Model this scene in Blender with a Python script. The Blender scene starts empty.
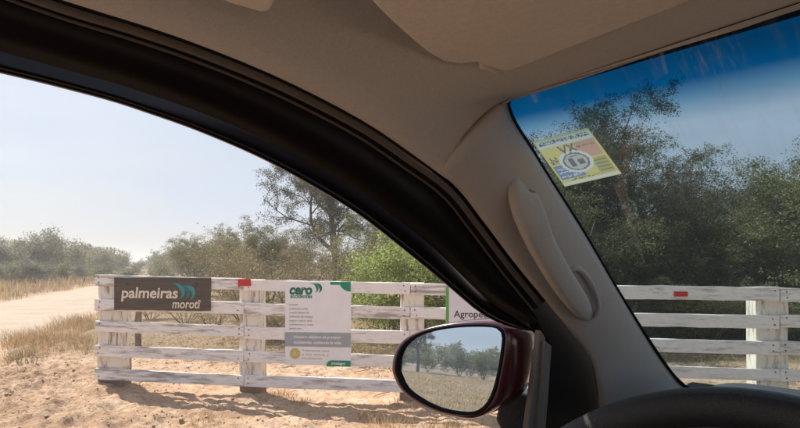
import bpy, bmesh, math, random
import numpy as np
from mathutils import Vector, Matrix

# ------------------------------------------------------------------ camera, world, sun, exposure
scene = bpy.context.scene
COL = scene.collection
FPX, CXP, YH = 578.0, 400.0, 265.0          # focal length, centre column and horizon row of the 800x428 photograph
EYE = Vector((0, 0, 1.6))
cd = bpy.data.cameras.new('camera'); cam = bpy.data.objects.new('camera', cd); COL.objects.link(cam)
cam.location = EYE; cam.rotation_euler = (math.radians(90), 0, 0)
cd.sensor_width = 36; cd.lens = 36 * FPX / 800; cd.shift_y = (YH - 214) / 800.0
cd.clip_start = 0.02; cd.clip_end = 5000
scene.camera = cam

SUN = Vector((-0.95, 0.80, 1.45)).normalized()
world = bpy.data.worlds.new('World'); scene.world = world; world.use_nodes = True
wn, wl = world.node_tree.nodes, world.node_tree.links
wn.clear()
wo = wn.new('ShaderNodeOutputWorld'); bg = wn.new('ShaderNodeBackground'); bg.inputs[1].default_value = 0.074
sky = wn.new('ShaderNodeTexSky'); sky.sky_type = 'NISHITA'; sky.sun_disc = False
sky.sun_elevation = math.asin(SUN.z); sky.sun_rotation = math.atan2(SUN.x, SUN.y)
sky.air_density = 1.0; sky.dust_density = 3.2; sky.ozone_density = 1.0
tc = wn.new('ShaderNodeTexCoord'); mp = wn.new('ShaderNodeMapping'); mp.inputs['Scale'].default_value = (1, 1, 4.5)
nz = wn.new('ShaderNodeTexNoise'); nz.inputs['Scale'].default_value = 1.9; nz.inputs['Detail'].default_value = 7; nz.inputs['Roughness'].default_value = .55
cr = wn.new('ShaderNodeValToRGB'); cr.color_ramp.elements[0].position = .36; cr.color_ramp.elements[1].position = .66
cr.color_ramp.elements[0].color = (.42, .42, .42, 1); cr.color_ramp.elements[1].color = (.86, .86, .86, 1)
mx = wn.new('ShaderNodeMix'); mx.data_type = 'RGBA'; mx.inputs[7].default_value = (5.4, 6.2, 7.6, 1)
wl.new(tc.outputs['Generated'], mp.inputs[0]); wl.new(mp.outputs[0], nz.inputs[0]); wl.new(nz.outputs[0], cr.inputs[0])
wl.new(cr.outputs[0], mx.inputs[0]); wl.new(sky.outputs[0], mx.inputs[6]); wl.new(mx.outputs[2], bg.inputs[0]); wl.new(bg.outputs[0], wo.inputs[0])

sd = bpy.data.lights.new('sun', 'SUN'); sd.energy = 5.0; sd.angle = math.radians(0.7); sd.color = (1.0, .94, .85)
sun = bpy.data.objects.new('sun', sd); COL.objects.link(sun)
sun.rotation_euler = (-SUN).to_track_quat('-Z', 'Y').to_euler(); sun.location = (-20, 17, 30)
vs = scene.view_settings; vs.view_transform = 'Standard'; vs.look = 'None'; vs.exposure = 0.64; vs.gamma = 1; vs.use_curve_mapping = False
scene.cycles.max_bounces = 10; scene.cycles.transparent_max_bounces = 16; scene.cycles.diffuse_bounces = 6

rng = np.random.default_rng(7); random.seed(7)

# ------------------------------------------------------------------ helpers
def ray(px, py): return Vector(((px - CXP) / FPX, 1.0, (YH - py) / FPX))
def at(px, py, Y): return EYE + ray(px, py) * Y
YAW = math.radians(45)
F = Vector((math.sin(YAW), math.cos(YAW), 0)); L = Vector((-math.cos(YAW), math.sin(YAW), 0)); U = Vector((0, 0, 1))
def car(f, l, u): return EYE + F * f + L * l + U * u
def tocar(p): d = p - EYE; return d.dot(F), d.dot(L), d.dot(U)
L0, TUM = 0.45, 0.28
def side(px, py, off=0.0):                    # a ray meets the plane of the door, l = L0 - TUM*u + off
    d = ray(px, py); f, l, u = d.dot(F), d.dot(L), d.dot(U)
    return EYE + d * ((L0 + off) / (l + TUM * u))
def onplane(px, py, p0, n):
    d = ray(px, py); return EYE + d * ((p0 - EYE).dot(n) / d.dot(n))

def link(name, me, mat=None, parent=None, smooth=False):
    o = bpy.data.objects.new(name, me); COL.objects.link(o)
    if mat is not None and len(me.materials) == 0: me.materials.append(mat)
    if parent is not None: o.parent = parent
    if smooth: me.polygons.foreach_set('use_smooth', [True] * len(me.polygons))
    return o
def pyd(name, v, f, mat=None, parent=None, smooth=False):
    me = bpy.data.meshes.new(name); me.from_pydata([tuple(p) for p in v], [], f); me.update()
    return link(name, me, mat, parent, smooth)
def npmesh(name, verts, faces, smooth=False):                       # faces: one (n,k) array
    me = bpy.data.meshes.new(name); verts = np.asarray(verts, np.float32); faces = np.asarray(faces, np.int32)
    n, k = faces.shape
    me.vertices.add(len(verts)); me.vertices.foreach_set('co', verts.ravel())
    me.loops.add(n * k); me.loops.foreach_set('vertex_index', faces.ravel())
    me.polygons.add(n); me.polygons.foreach_set('loop_start', np.arange(0, n * k, k)); me.polygons.foreach_set('loop_total', np.full(n, k))
    if smooth: me.polygons.foreach_set('use_smooth', np.ones(n, bool))
    me.update(calc_edges=True); me.validate(); return me
def bmobj(name, bm, mat, parent=None, smooth=False, mw=None):
    me = bpy.data.meshes.new(name); bm.to_mesh(me); bm.free()
    o = link(name, me, mat, parent, smooth)
    if mw is not None: o.matrix_world = mw
    return o
def empty(name, loc=(0, 0, 0), label=None, cat=None, group=None):
    o = bpy.data.objects.new(name, None); COL.objects.link(o); o.location = loc; o.empty_display_size = .2
    if label: tag(o, label, cat, group)
    return o
def tag(o, label=None, cat=None, group=None, kind=None):
    for k, v in (('label', label), ('category', cat), ('group', group), ('kind', kind)):
        if v: o[k] = v
    return o
def mod_bevel(o, w, seg=2, ang=35):
    m = o.modifiers.new('bevel', 'BEVEL'); m.width = w; m.segments = seg; m.limit_method = 'ANGLE'; m.angle_limit = math.radians(ang); return o
def mod_solid(o, t, off=1):
    m = o.modifiers.new('solid', 'SOLIDIFY'); m.thickness = t; m.offset = off; return o
def mod_sub(o, n=1):
    m = o.modifiers.new('sub', 'SUBSURF'); m.levels = n; m.render_levels = n; return o
def keep(child, parent):                                            # parent without moving
    child.parent = parent; child.matrix_parent_inverse = Matrix.Translation(parent.location).inverted(); return child

def catmull(pts, n):
    P = np.array(pts, float); d = np.r_[0, np.cumsum(np.linalg.norm(np.diff(P, axis=0), axis=1))]
    ext = np.vstack([2 * P[0] - P[1], P, 2 * P[-1] - P[-2]])
    out = []
    for s in np.linspace(0, d[-1], n):
        i = min(max(np.searchsorted(d, s) - 1, 0), len(P) - 2); t = (s - d[i]) / (d[i + 1] - d[i])
        a, b, c, e = ext[i], ext[i + 1], ext[i + 2], ext[i + 3]
        out.append(.5 * (2 * b + (c - a) * t + (2 * a - 5 * b + 4 * c - e) * t * t + (3 * b - a - 3 * c + e) * t ** 3))
    return np.array(out)
def gridobj(name, rows, mat, parent, smooth=True, solid=None, off=1):
    n = len(rows[0]); v = [p for r in rows for p in r]; f = []
    for i in range(len(rows) - 1):
        for j in range(n - 1): f.append((i * n + j, i * n + j + 1, (i + 1) * n + j + 1, (i + 1) * n + j))
    o = pyd(name, v, f, mat, parent, smooth)
    if solid: mod_solid(o, solid, off)
    return o
def prism(name, pts, depth, mat, parent=None, bevel=0, seg=2):      # closed 3-D outline pushed along a vector
    n = len(pts); v = list(pts) + [p + depth for p in pts]
    f = [tuple(range(n)), tuple(range(2 * n - 1, n - 1, -1))] + [(i, i + n, (i + 1) % n + n, (i + 1) % n) for i in range(n)]
    f = [t[::-1] for t in f] if False else f
    o = pyd(name, v, f, mat, parent)
    bm = bmesh.new(); bm.from_mesh(o.data); bmesh.ops.recalc_face_normals(bm, faces=bm.faces); bm.to_mesh(o.data); bm.free()
    if bevel: mod_bevel(o, bevel, seg)
    return o
def tubes(polys, sides=6):                                          # polys: list of (points, radii) -> verts, quads
    V, Q = [], []; base = 0
    for pts, rad in polys:
        pts = np.asarray(pts, float); m = len(pts)
        tg = np.gradient(pts, axis=0); tg /= np.linalg.norm(tg, axis=1)[:, None] + 1e-9
        ref = np.where(np.abs(tg[:, 2:3]) < .9, np.array([[0, 0, 1.]]), np.array([[1., 0, 0]]))
        a = np.cross(tg, ref); a /= np.linalg.norm(a, axis=1)[:, None] + 1e-9; b = np.cross(tg, a)
        th = np.linspace(0, 2 * np.pi, sides, endpoint=False)
        ring = pts[:, None] + np.asarray(rad)[:, None, None] * (np.cos(th)[None, :, None] * a[:, None] + np.sin(th)[None, :, None] * b[:, None])
        V.append(ring.reshape(-1, 3))
        i = np.arange(m - 1)[:, None] * sides; j = np.arange(sides)[None]; jn = (j + 1) % sides
        Q.append(np.stack([i + j, i + jn, i + sides + jn, i + sides + j], -1).reshape(-1, 4) + base); base += m * sides
    return np.vstack(V), np.vstack(Q)
def loft(name, rings, mat, parent=None, smooth=True, cap=True):
    n = len(rings[0]); v = [p for r in rings for p in r]; f = []
    for i in range(len(rings) - 1):
        for j in range(n): f.append((i * n + j, i * n + (j + 1) % n, (i + 1) * n + (j + 1) % n, (i + 1) * n + j))
    if cap: f += [tuple(range(n))[::-1], tuple(range((len(rings) - 1) * n, len(rings) * n))]
    o = pyd(name, v, f, mat, parent, smooth)
    bm = bmesh.new(); bm.from_mesh(o.data); bmesh.ops.recalc_face_normals(bm, faces=bm.faces); bm.to_mesh(o.data); bm.free()
    return o

# ------------------------------------------------------------------ materials
class M:
    def __init__(s, name):
        s.m = bpy.data.materials.new(name); s.m.use_nodes = True; s.n = s.m.node_tree.nodes; s.l = s.m.node_tree.links
        s.p = s.n['Principled BSDF']; s.out = s.n['Material Output']
    def node(s, t, **kw):
        x = s.n.new(t)
        for k, v in kw.items():
            if k in x.inputs: x.inputs[k].default_value = v
            else: setattr(x, k, v)
        return x
    def coords(s, kind='Object', scale=(1, 1, 1), rand=False):
        t = s.node('ShaderNodeTexCoord'); mp = s.node('ShaderNodeMapping'); mp.inputs['Scale'].default_value = scale
        s.l.new(t.outputs[kind], mp.inputs[0])
        if rand:
            oi = s.node('ShaderNodeObjectInfo'); mu = s.node('ShaderNodeMath', operation='MULTIPLY'); mu.inputs[1].default_value = 37.0
            s.l.new(oi.outputs['Random'], mu.inputs[0]); s.l.new(mu.outputs[0], mp.inputs['Location'])
        return mp.outputs[0]
    def noise(s, co, scale, detail=5, rough=.55):
        x = s.node('ShaderNodeTexNoise'); x.inputs['Scale'].default_value = scale; x.inputs['Detail'].default_value = detail; x.inputs['Roughness'].default_value = rough
        if co is not None: s.l.new(co, x.inputs['Vector'])
        return x.outputs[0]
    def ramp(s, src, stops):
        r = s.node('ShaderNodeValToRGB'); e = r.color_ramp.elements
        while len(e) < len(stops): e.new(.5)
        for i, (p, c) in enumerate(stops): e[i].position = p; e[i].color = tuple(c) + (1,) if len(c) == 3 else c
        s.l.new(src, r.inputs[0]); return r.outputs[0]
    def mix(s, fac, a, b, mode='MIX'):
        x = s.node('ShaderNodeMix', data_type='RGBA', blend_type=mode)
        for sock, v in ((x.inputs[0], fac), (x.inputs[6], a), (x.inputs[7], b)):
            if hasattr(v, 'is_linked') or isinstance(v, bpy.types.NodeSocket): s.l.new(v, sock)
            elif isinstance(v, (int, float)): sock.default_value = v
            else: sock.default_value = tuple(v) + (1,)
        return x.outputs[2]
    def bump(s, h, strength=.3, dist=.01):
        b = s.node('ShaderNodeBump'); b.inputs['Strength'].default_value = strength; b.inputs['Distance'].default_value = dist
        s.l.new(h, b.inputs['Height']); s.l.new(b.outputs[0], s.p.inputs['Normal']); return b
    def base(s, v):
        if isinstance(v, bpy.types.NodeSocket): s.l.new(v, s.p.inputs['Base Color'])
        else: s.p.inputs['Base Color'].default_value = tuple(v) + (1,)
    def rough(s, r): s.p.inputs['Roughness'].default_value = r

def plain(name, col, rough=.6, var=.15, scale=60, bump=0, metallic=0, spec=.5):
    m = M(name); co = m.coords(); n = m.noise(co, scale)
    c2 = tuple(x * (1 - var) for x in col); c1 = tuple(min(1, x * (1 + var)) for x in col)
    m.base(m.ramp(n, [(.3, c2), (.7, c1)])); m.rough(rough); m.p.inputs['Metallic'].default_value = metallic
    m.p.inputs['Specular IOR Level'].default_value = spec
    if bump: m.bump(m.noise(co, scale * 3, 3), min(1, bump * 2), .002)
    return m.m
def leafmat(name, c1, c2, c3, trans=.45):
    m = M(name); g = m.node('ShaderNodeNewGeometry'); oi = m.node('ShaderNodeObjectInfo')
    col = m.ramp(g.outputs['Random Per Island'], [(0, c1), (.55, c2), (1, c3)])
    hs = m.node('ShaderNodeHueSaturation'); mr = m.node('ShaderNodeMapRange'); mr.inputs[3].default_value = .8; mr.inputs[4].default_value = 1.2
    m.l.new(oi.outputs['Random'], mr.inputs[0]); m.l.new(mr.outputs[0], hs.inputs['Value']); m.l.new(col, hs.inputs['Color'])
    m.base(hs.outputs[0]); m.rough(.6); m.p.inputs['Specular IOR Level'].default_value = .25
    tr = m.node('ShaderNodeBsdfTranslucent'); m.l.new(hs.outputs[0], tr.inputs[0]); ms = m.node('ShaderNodeMixShader'); ms.inputs[0].default_value = trans
    m.l.new(m.p.outputs[0], ms.inputs[1]); m.l.new(tr.outputs[0], ms.inputs[2]); m.l.new(ms.outputs[0], m.out.inputs[0]); return m.m

LEAF = dict(
    olive=leafmat('leaf_olive', (.085, .085, .04), (.195, .188, .085), (.37, .34, .17)),
    dusky=leafmat('leaf_dark_olive', (.04, .04, .024), (.08, .076, .042), (.15, .138, .078), .3),  # darkest olive leaf colour, for the tall dark-trunked tree
    tall=leafmat('leaf_dusky', (.07, .066, .038), (.13, .12, .066), (.23, .205, .12), .4),
    grey=leafmat('leaf_grey_green', (.08, .078, .046), (.17, .16, .10), (.34, .31, .21)),
    dark=leafmat('leaf_dark_green', (.065, .072, .033), (.155, .16, .07), (.31, .30, .15)),
    bright=leafmat('leaf_bright_green', (.15, .20, .05), (.25, .30, .09), (.40, .42, .18), .5),
    dry=leafmat('leaf_dry_brown', (.20, .155, .085), (.29, .23, .12), (.33, .29, .13), .25))
mb = M('bark'); co = mb.coords('Object', (6, 6, 1.5)); mb.base(mb.ramp(mb.noise(co, 3, 6), [(.3, (.07, .058, .048)), (.7, (.23, .20, .17))])); mb.rough(.9); mb.bump(mb.noise(co, 8), .6, .02); BARK = mb.m
mb = M('dry_stem'); co = mb.coords('Object', (4, 4, 2)); mb.base(mb.ramp(mb.noise(co, 3, 6), [(.3, (.14, .11, .075)), (.7, (.26, .21, .14))])); mb.rough(.9); DRYSTEM = mb.m
GRASS = leafmat('dry_grass', (.34, .225, .12), (.46, .32, .175), (.58, .44, .26), .35)
GRASS2 = leafmat('weed_green', (.19, .19, .11), (.27, .25, .15), (.36, .31, .19), .4)

# ------------------------------------------------------------------ terrain
_perm = np.random.default_rng(3).random((256, 256))
def vnoise(x, y):
    xi = np.floor(x).astype(int); yi = np.floor(y).astype(int); fx = x - xi; fy = y - yi
    fx = fx * fx * (3 - 2 * fx); fy = fy * fy * (3 - 2 * fy)
    g = lambda a, b: _perm[a & 255, b & 255]
    return (g(xi, yi) * (1 - fx) + g(xi + 1, yi) * fx) * (1 - fy) + (g(xi, yi + 1) * (1 - fx) + g(xi + 1, yi + 1) * fx) * fy
def fbm(x, y, o=4): return sum(vnoise(x * 2.03 ** i + 17.3 * i, y * 2.03 ** i + 5.1 * i) * .5 ** i for i in range(o)) / (2 - .5 ** (o - 1)) - .5
ROADC = np.array([(-5.0, -14), (-6.6, -4), (-9.0, 6), (-12.3, 18), (-16.2, 30), (-20.5, 44), (-29, 72), (-42, 112)], float)
ROADW = 2.25
def road_dist(x, y):
    d = np.full(np.shape(x), 1e9)
    for a, b in zip(ROADC[:-1], ROADC[1:]):
        ab = b - a; t = np.clip(((x - a[0]) * ab[0] + (y - a[1]) * ab[1]) / (ab @ ab), 0, 1)
        d = np.minimum(d, np.hypot(x - a[0] - t * ab[0], y - a[1] - t * ab[1]))
    return d
def fence_y(x): return 6.92 - .12 * x
POSTX = [(-3.71, .32), (-1.86, .26), (.13, .27), (2.1, .27), (4.15, .335), (6.2, .28), (8.2, .28)]
def ground(x, y, fine=True):
    x = np.asarray(x, float); y = np.asarray(y, float)
    slope = -.032 * np.clip(x + 3.7, 0, 7.5) * np.clip(1 - np.abs(y - 5) / 30, 0, 1)
    r = np.hypot(x, y)
    rm = np.clip((road_dist(x, y) - ROADW + .2) / 1.2, 0, 1)
    h = slope + .05 * fbm(x * .5, y * .5) * rm * np.clip(1 - r / 120, .2, 1) + .25 * fbm(x * .03, y * .03, 2) * np.clip((r - 25) / 40, 0, 1)
    if fine:
        near = np.clip(1 - (r - 14) / 10, 0, 1) * rm
        bank = np.exp(-(((x + 5.3) / 1.5) ** 2 + ((y - 7.7) / 1.8) ** 2)) + .75 * np.exp(-(((x + 3.2) / 1.7) ** 2 + ((y - 6.1) / .5) ** 2)) + .5 * np.exp(-(((x - .8) / 1.3) ** 2 + ((y - 6.0) / .45) ** 2))
        rid = 1 - 2 * np.abs(fbm(x * 2.2 + 3, y * 2.6, 4))
        h = h + near * (.07 * fbm(x * 1.6, y * 2.0, 5) + .06 * fbm(x * 5, y * 7, 4) + .06 * fbm(x * 12, y * 13, 3) + bank * (.05 + .20 * (rid - .75) + .13 * fbm(x * 7, y * 7, 3) + .08 * np.abs(fbm(x * 11, y * 12, 2))))
        for c0 in (-5.75, -7.2):
            q = x - (c0 - .28 * (y - 7)); h = h + near * (-.07 * np.exp(-(q / .17) ** 2) + .045 * np.exp(-((np.abs(q) - .30) / .10) ** 2)) * (1 + .3 * np.sin(y * 22 + x * 6) * np.exp(-(q / .17) ** 2))
        fl = np.exp(-((y - fence_y(x)) / .3) ** 2) * (x > -4.3)
        h = h + .03 * fl
        for px_, w in POSTX: h = h + .06 * np.exp(-(((x - px_) / .28) ** 2 + ((y - fence_y(px_) - .1) / .26) ** 2))
    return h
def gz(x, y): return float(ground(np.array([x]), np.array([y]))[0])
def axis(lo, hi, step, far, growth=1.13):
    a = list(np.arange(lo, hi, step)); s = step; v = hi
    while v < far: s *= growth; v += s; a.append(v)
    s = step; v = lo
    while v > -far: s *= growth; v -= s; a.insert(0, v)
    return np.array(a)
gx = axis(-8.0, 4.0, .032, 1200, 1.1); gy = axis(4.6, 12.5, .032, 1200, 1.1)
XX, YY = np.meshgrid(gx, gy); ZZ = ground(XX, YY)
nx, ny = len(gx), len(gy); ii = (np.arange(ny - 1)[:, None] * nx + np.arange(nx - 1)[None]).ravel()
gm = npmesh('ground', np.stack([XX.ravel(), YY.ravel(), ZZ.ravel()], 1), np.stack([ii, ii + 1, ii + nx + 1, ii + nx], 1), True)
# what covers the soil: 0 bare sand .. 1 straw and leaf litter
xr, yr = XX.ravel(), YY.ravel()
behind = np.clip((yr - fence_y(xr) - 3.2 + 1.2 * fbm(xr * .6, yr * .6)) / 2.0, 0, 1) * np.clip((xr + 4.5) / 1.5, 0, 1)
rd = road_dist(xr, yr); side_l = np.clip((rd - ROADW - .3 + 1.2 * fbm(xr * .8, yr * .8)) / 1.2, 0, 1) * np.clip((yr - 9.2 + 1.5 * fbm(xr, yr)) / 2, 0, 1)
rear = np.clip((-yr - 1 + 1.2 * fbm(xr * .7, yr * .7)) / 2, 0, 1) * np.clip((-xr - 1) / 2, 0, 1) * np.clip((rd - 2.2) / 1, 0, 1)
far = np.clip((np.hypot(xr, yr) - 14) / 4, 0, 1) * np.clip((rd - ROADW) / .8, 0, 1)
cover = np.clip(np.maximum.reduce([behind, side_l, rear, far]), 0, 1).astype(np.float32)
at_ = gm.attributes.new('cover', 'FLOAT', 'POINT'); at_.data.foreach_set('value', cover)
turned = np.clip(1.3 * np.exp(-(((xr + 5.3) / 1.5) ** 2 + ((yr - 7.5) / 2.0) ** 2)) + .9 * np.exp(-(((xr + 3.4) / 1.8) ** 2 + ((yr - 6.0) / .55) ** 2)) + .6 * np.exp(-(((xr - .8) / 1.3) ** 2 + ((yr - 6.0) / .4) ** 2)), 0, 1).astype(np.float32)
at2 = gm.attributes.new('turned', 'FLOAT', 'POINT'); at2.data.foreach_set('value', turned)
mg = M('sandy_soil'); co = mg.coords('Object')
n1 = mg.noise(co, 1.3, 8, .6); n2 = mg.noise(co, 14, 8, .65); n3 = mg.noise(co, 70, 4, .6)
sand = mg.ramp(n1, [(.32, (.49, .32, .205)), (.5, (.585, .40, .27)), (.68, (.66, .49, .355))])
sand = mg.mix(mg.ramp(n2, [(.32, (.85, .85, .85)), (.5, (0, 0, 0))]), sand, (.27, .165, .095))
bkn = mg.node('ShaderNodeAttribute', attribute_name='turned'); bkm = mg.node('ShaderNodeMath', operation='MULTIPLY', use_clamp=True); mg.l.new(bkn.outputs['Fac'], bkm.inputs[0]); mg.l.new(mg.ramp(n2, [(.36, (1, 1, 1)), (.58, (.25, .25, .25))]), bkm.inputs[1])
sand = mg.mix(bkm.outputs[0], sand, (.31, .20, .125))
lit = mg.ramp(mg.noise(co, 24, 8, .7), [(.32, (.10, .072, .047)), (.5, (.26, .185, .115)), (.66, (.43, .32, .205))])
atn = mg.node('ShaderNodeAttribute', attribute_name='cover')
fc = mg.node('ShaderNodeMath', operation='MULTIPLY_ADD'); mg.l.new(n2, fc.inputs[0]); fc.inputs[1].default_value = .9; fc.inputs[2].default_value = -.45
ad = mg.node('ShaderNodeMath', operation='ADD', use_clamp=True); mg.l.new(atn.outputs['Fac'], ad.inputs[0]); mg.l.new(fc.outputs[0], ad.inputs[1])
mg.base(mg.mix(ad.outputs[0], sand, lit)); mg.rough(.95); mg.p.inputs['Specular IOR Level'].default_value = .15
hb = mg.mix(.45, n2, n3); mg.bump(hb, .9, .05)
gm.materials.append(mg.m)
tag(link('ground', gm), kind='structure')

# dirt road: its own sheet
rc = catmull(ROADC, 260); tg = np.gradient(rc, axis=0); tg /= np.linalg.norm(tg, axis=1)[:, None]; nr = np.stack([-tg[:, 1], tg[:, 0]], 1)
ws = np.linspace(-1, 1, 25); V = []
for i, (p, q) in enumerate(zip(rc, nr)):
    for w in ws:
        wob = .35 * (fbm(np.array([i * .13]), np.array([w * 3 + 9]), 3)[0]) if abs(w) > .9 else 0
        x, y = p + q * (w * ROADW + wob); rut = -.025 * (math.exp(-((abs(w) - .42) / .12) ** 2)); e = .012 if abs(w) < .97 else -.02
        V.append((x, y, float(ground(x, y, False)) + e + .02 + rut))
I = (np.arange(259)[:, None] * 25 + np.arange(24)[None]).ravel()
rm_ = npmesh('dirt_road', V, np.stack([I, I + 25, I + 26, I + 1], 1), True)
mr_ = M('pale_road_dust'); co = mr_.coords(); a = mr_.noise(co, .8, 8, .65); b = mr_.noise(co, 16, 6, .6)
mr_.base(mr_.mix(.35, mr_.ramp(a, [(.3, (.31, .235, .17)), (.7, (.46, .365, .28))]), mr_.ramp(b, [(.3, (.22, .155, .105)), (.7, (.50, .40, .31))]))); mr_.rough(.95); mr_.bump(b, .6, .03)
rm_.materials.append(mr_.m); tag(link('dirt_road', rm_), kind='structure')

# ------------------------------------------------------------------ grass, clods
def grass(name, P, h0, h1, spread, nb, mat, label, wid=.006, lean=.55, cat='grass'):
    P = np.asarray(P); n = len(P) * nb; b = np.repeat(P, nb, 0); a = rng.random(n) * 2 * np.pi; r = rng.random(n) ** .6 * spread
    x = b[:, 0] + np.cos(a) * r; y = b[:, 1] + np.sin(a) * r; z = ground(x, y) - .01
    sc = np.repeat(rng.uniform(.6, 1.15, len(P)), nb)
    h = rng.uniform(h0, h1, n) * sc; a2 = a + rng.normal(size=n) * .9; ln = rng.random(n) * lean * h
    w = wid * rng.uniform(.7, 1.5, n); pa = rng.random(n) * np.pi
    dx, dy = np.cos(pa) * w, np.sin(pa) * w; ox, oy = np.cos(a2) * ln, np.sin(a2) * ln
    v = np.stack([np.stack([x - dx, y - dy, z], 1), np.stack([x + dx, y + dy, z], 1),
                  np.stack([x + .35 * ox + dx * .7, y + .35 * oy + dy * .7, z + .6 * h], 1), np.stack([x + .35 * ox - dx * .7, y + .35 * oy - dy * .7, z + .6 * h], 1),
                  np.stack([x + ox, y + oy, z + h * .95], 1)], 1).reshape(-1, 3)
    k = np.arange(n)[:, None] * 5
    f = np.vstack([k + np.array([[0, 1, 2]]), k + np.array([[0, 2, 3]]), k + np.array([[3, 2, 4]])])
    o = link(name, npmesh(name, v, f), mat); tag(o, label, cat, None, 'stuff'); return o
def scatter(n, x0, x1, y0, y1, keepf):
    x = rng.uniform(x0, x1, n); y = rng.uniform(y0, y1, n); k = keepf(x, y) > rng.random(n); return np.stack([x[k], y[k]], 1)
patch = lambda x, y: np.clip(1.3 * (fbm(x * .9, y * .9, 3) + .35), 0, 1)
offroad = lambda x, y: (road_dist(x, y) > ROADW + .35) * 1.0
G1 = scatter(2200, -11, -4.2, 9.4, 19.5, lambda x, y: patch(x, y) * offroad(x, y) * (x < -.53 * y + .1))
grass('dry_grass', G1, .10, .40, .28, 30, GRASS, 'straw-coloured dry grass tufts between the dirt road and the fence end', .004, 1.0)
G2 = scatter(5200, -60, -9, 22, 75, lambda x, y: offroad(x, y) * patch(x, y) * (x < -8 - (y - 20) * .28))
grass('dry_grass', G2, .4, .95, .5, 12, GRASS, 'dry grass verge along the far side of the road', .016)
G3 = scatter(1300, -4, 9, 9.2, 18, lambda x, y: patch(x, y) ** 2 * np.clip((y - fence_y(x) - 2.2) / 3, .1, 1))
grass('dry_grass', G3, .06, .30, .25, 20, GRASS, 'thin dry grass and straw on the ground behind the fence', .004, 1.6)
G5 = np.array([at(px, py, 1.6 * FPX / (py - YH))[:2] for px, py in [(288, 391), (283, 393), (402, 402), (395, 416), (370, 412), (382, 420), (300, 399), (420, 422), (205, 420), (440, 418), (455, 424)]])
grass('dry_grass', G5, .05, .17, .16, 60, GRASS, 'low dry tufts in the sand at the foot of the fence', .003, 1.2)
G6 = np.array([at(px, py, 1.6 * FPX / (py - YH))[:2] for px, py in [(20, 362), (24, 360), (17, 358), (28, 366)]])
grass('green_weed', G6, .06, .24, .18, 26, GRASS2, 'small grey-green weed standing in the sand beside the road', .007, .6, 'weed')

def clods(name, P, s0, s1, mat, label):
    P = np.asarray(P); n = len(P); o8 = np.array([(1, 0, 0), (-1, 0, 0), (0, 1, 0), (0, -1, 0), (0, 0, 1), (0, 0, -1)], float)
    s = s0 + (s1 - s0) * rng.random(n) ** 3; an = rng.random(n) * 6.28
    v = o8[None] * s[:, None, None] * rng.uniform(.6, 1.3, (n, 6, 1)); v[:, :, 2] *= .6
    c, sn = np.cos(an)[:, None], np.sin(an)[:, None]; X = v[:, :, 0] * c - v[:, :, 1] * sn; Y = v[:, :, 0] * sn + v[:, :, 1] * c
    z = ground(P[:, 0], P[:, 1]); V = np.stack([X + P[:, 0:1], Y + P[:, 1:2], v[:, :, 2] + z[:, None] + s[:, None] * .15], -1).reshape(-1, 3)
    T = np.array([(0, 2, 4), (2, 1, 4), (1, 3, 4), (3, 0, 4), (2, 0, 5), (1, 2, 5), (3, 1, 5), (0, 3, 5)])
    o = link(name, npmesh(name, V, (np.arange(n)[:, None, None] * 6 + T[None]).reshape(-1, 3)), mat); tag(o, label, 'soil', None, 'stuff')
CLOD = plain('dry_clod', (.50, .345, .225), .95, .3, 30)
C0 = scatter(16000, -7.5, 3.5, 4.7, 10.5, lambda x, y: .35 + .8 * np.exp(-(((x + 5.2) / 1.6) ** 2 + ((y - 7.4) / 2) ** 2)) + .5 * np.exp(-((y - 5.9) / .6) ** 2))
clods('soil_crumbs', C0, .003, .016, CLOD, 'fine crumbs of dry reddish soil before the fence')
C1 = scatter(2200, -7.5, 3.5, 4.7, 10.5, lambda x, y: .12 + .9 * np.exp(-(((x + 5.2) / 1.5) ** 2 + ((y - 7.6) / 2) ** 2)) + .5 * np.exp(-(((x + 2.8) / 2.0) ** 2 + ((y - 5.9) / .6) ** 2)) + .5 * np.exp(-(((x - .8) / 1.2) ** 2 + ((y - 5.9) / .4) ** 2)))
clods('soil_clods', C1, .006, .034, CLOD, 'crumbled clods of reddish soil churned up before the fence')
def twigs(name, P, mat, label):
    pl = []
    for x, y in P:
        a = random.random() * 6.28; l = random.uniform(.05, .3); r = random.uniform(.002, .006)
        q = [(x + math.cos(a) * l * t, y + math.sin(a) * l * t + random.uniform(-.02, .02), gz(x + math.cos(a) * l * t, y + math.sin(a) * l * t) + .012 + random.uniform(0, .02)) for t in (0, .5, 1)]
        pl.append((q, (r, r, r * .6)))
    v, f = tubes(pl, 4); tag(link(name, npmesh(name, v, f), mat), label, 'twigs', None, 'stuff')
T1 = scatter(2600, -3.8, 7, 7.0, 13.5, lambda x, y: np.clip((y - fence_y(x) - .3) / 2.4, .12, 1) * patch(x, y))
twigs('fallen_twigs', T1, DRYSTEM, 'scattered dry twigs on the ground behind the fence')

P_ = scatter(9000, -8, 5, 4.7, 13, lambda x, y: np.clip(fbm(x * 1.1 + 4, y * 1.4, 3) * 2.2, .03, 1) * (.5 + .5 * (y > fence_y(x))))
n_ = len(P_); z_ = ground(P_[:, 0], P_[:, 1]) + .012; c_ = np.stack([P_[:, 0], P_[:, 1], z_], 1); a_ = rng.random(n_) * 6.28; s_ = rng.uniform(.01, .03, n_)[:, None]
u_ = np.stack([np.cos(a_), np.sin(a_), rng.normal(size=n_) * .3], 1) * s_; w_ = np.stack([-np.sin(a_), np.cos(a_), rng.normal(size=n_) * .4], 1) * s_ * .5
tag(link('leaf_litter', npmesh('leaf_litter', np.stack([c_ - u_, c_ + w_, c_ + u_, c_ - w_], 1).reshape(-1, 3), np.arange(n_ * 4).reshape(-1, 4)), leafmat('leaf_litter', (.10, .07, .045), (.2, .14, .085), (.36, .26, .16), .1)), 'dry leaf litter blown over the sand around the fence', 'leaf litter', None, 'stuff')

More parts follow.
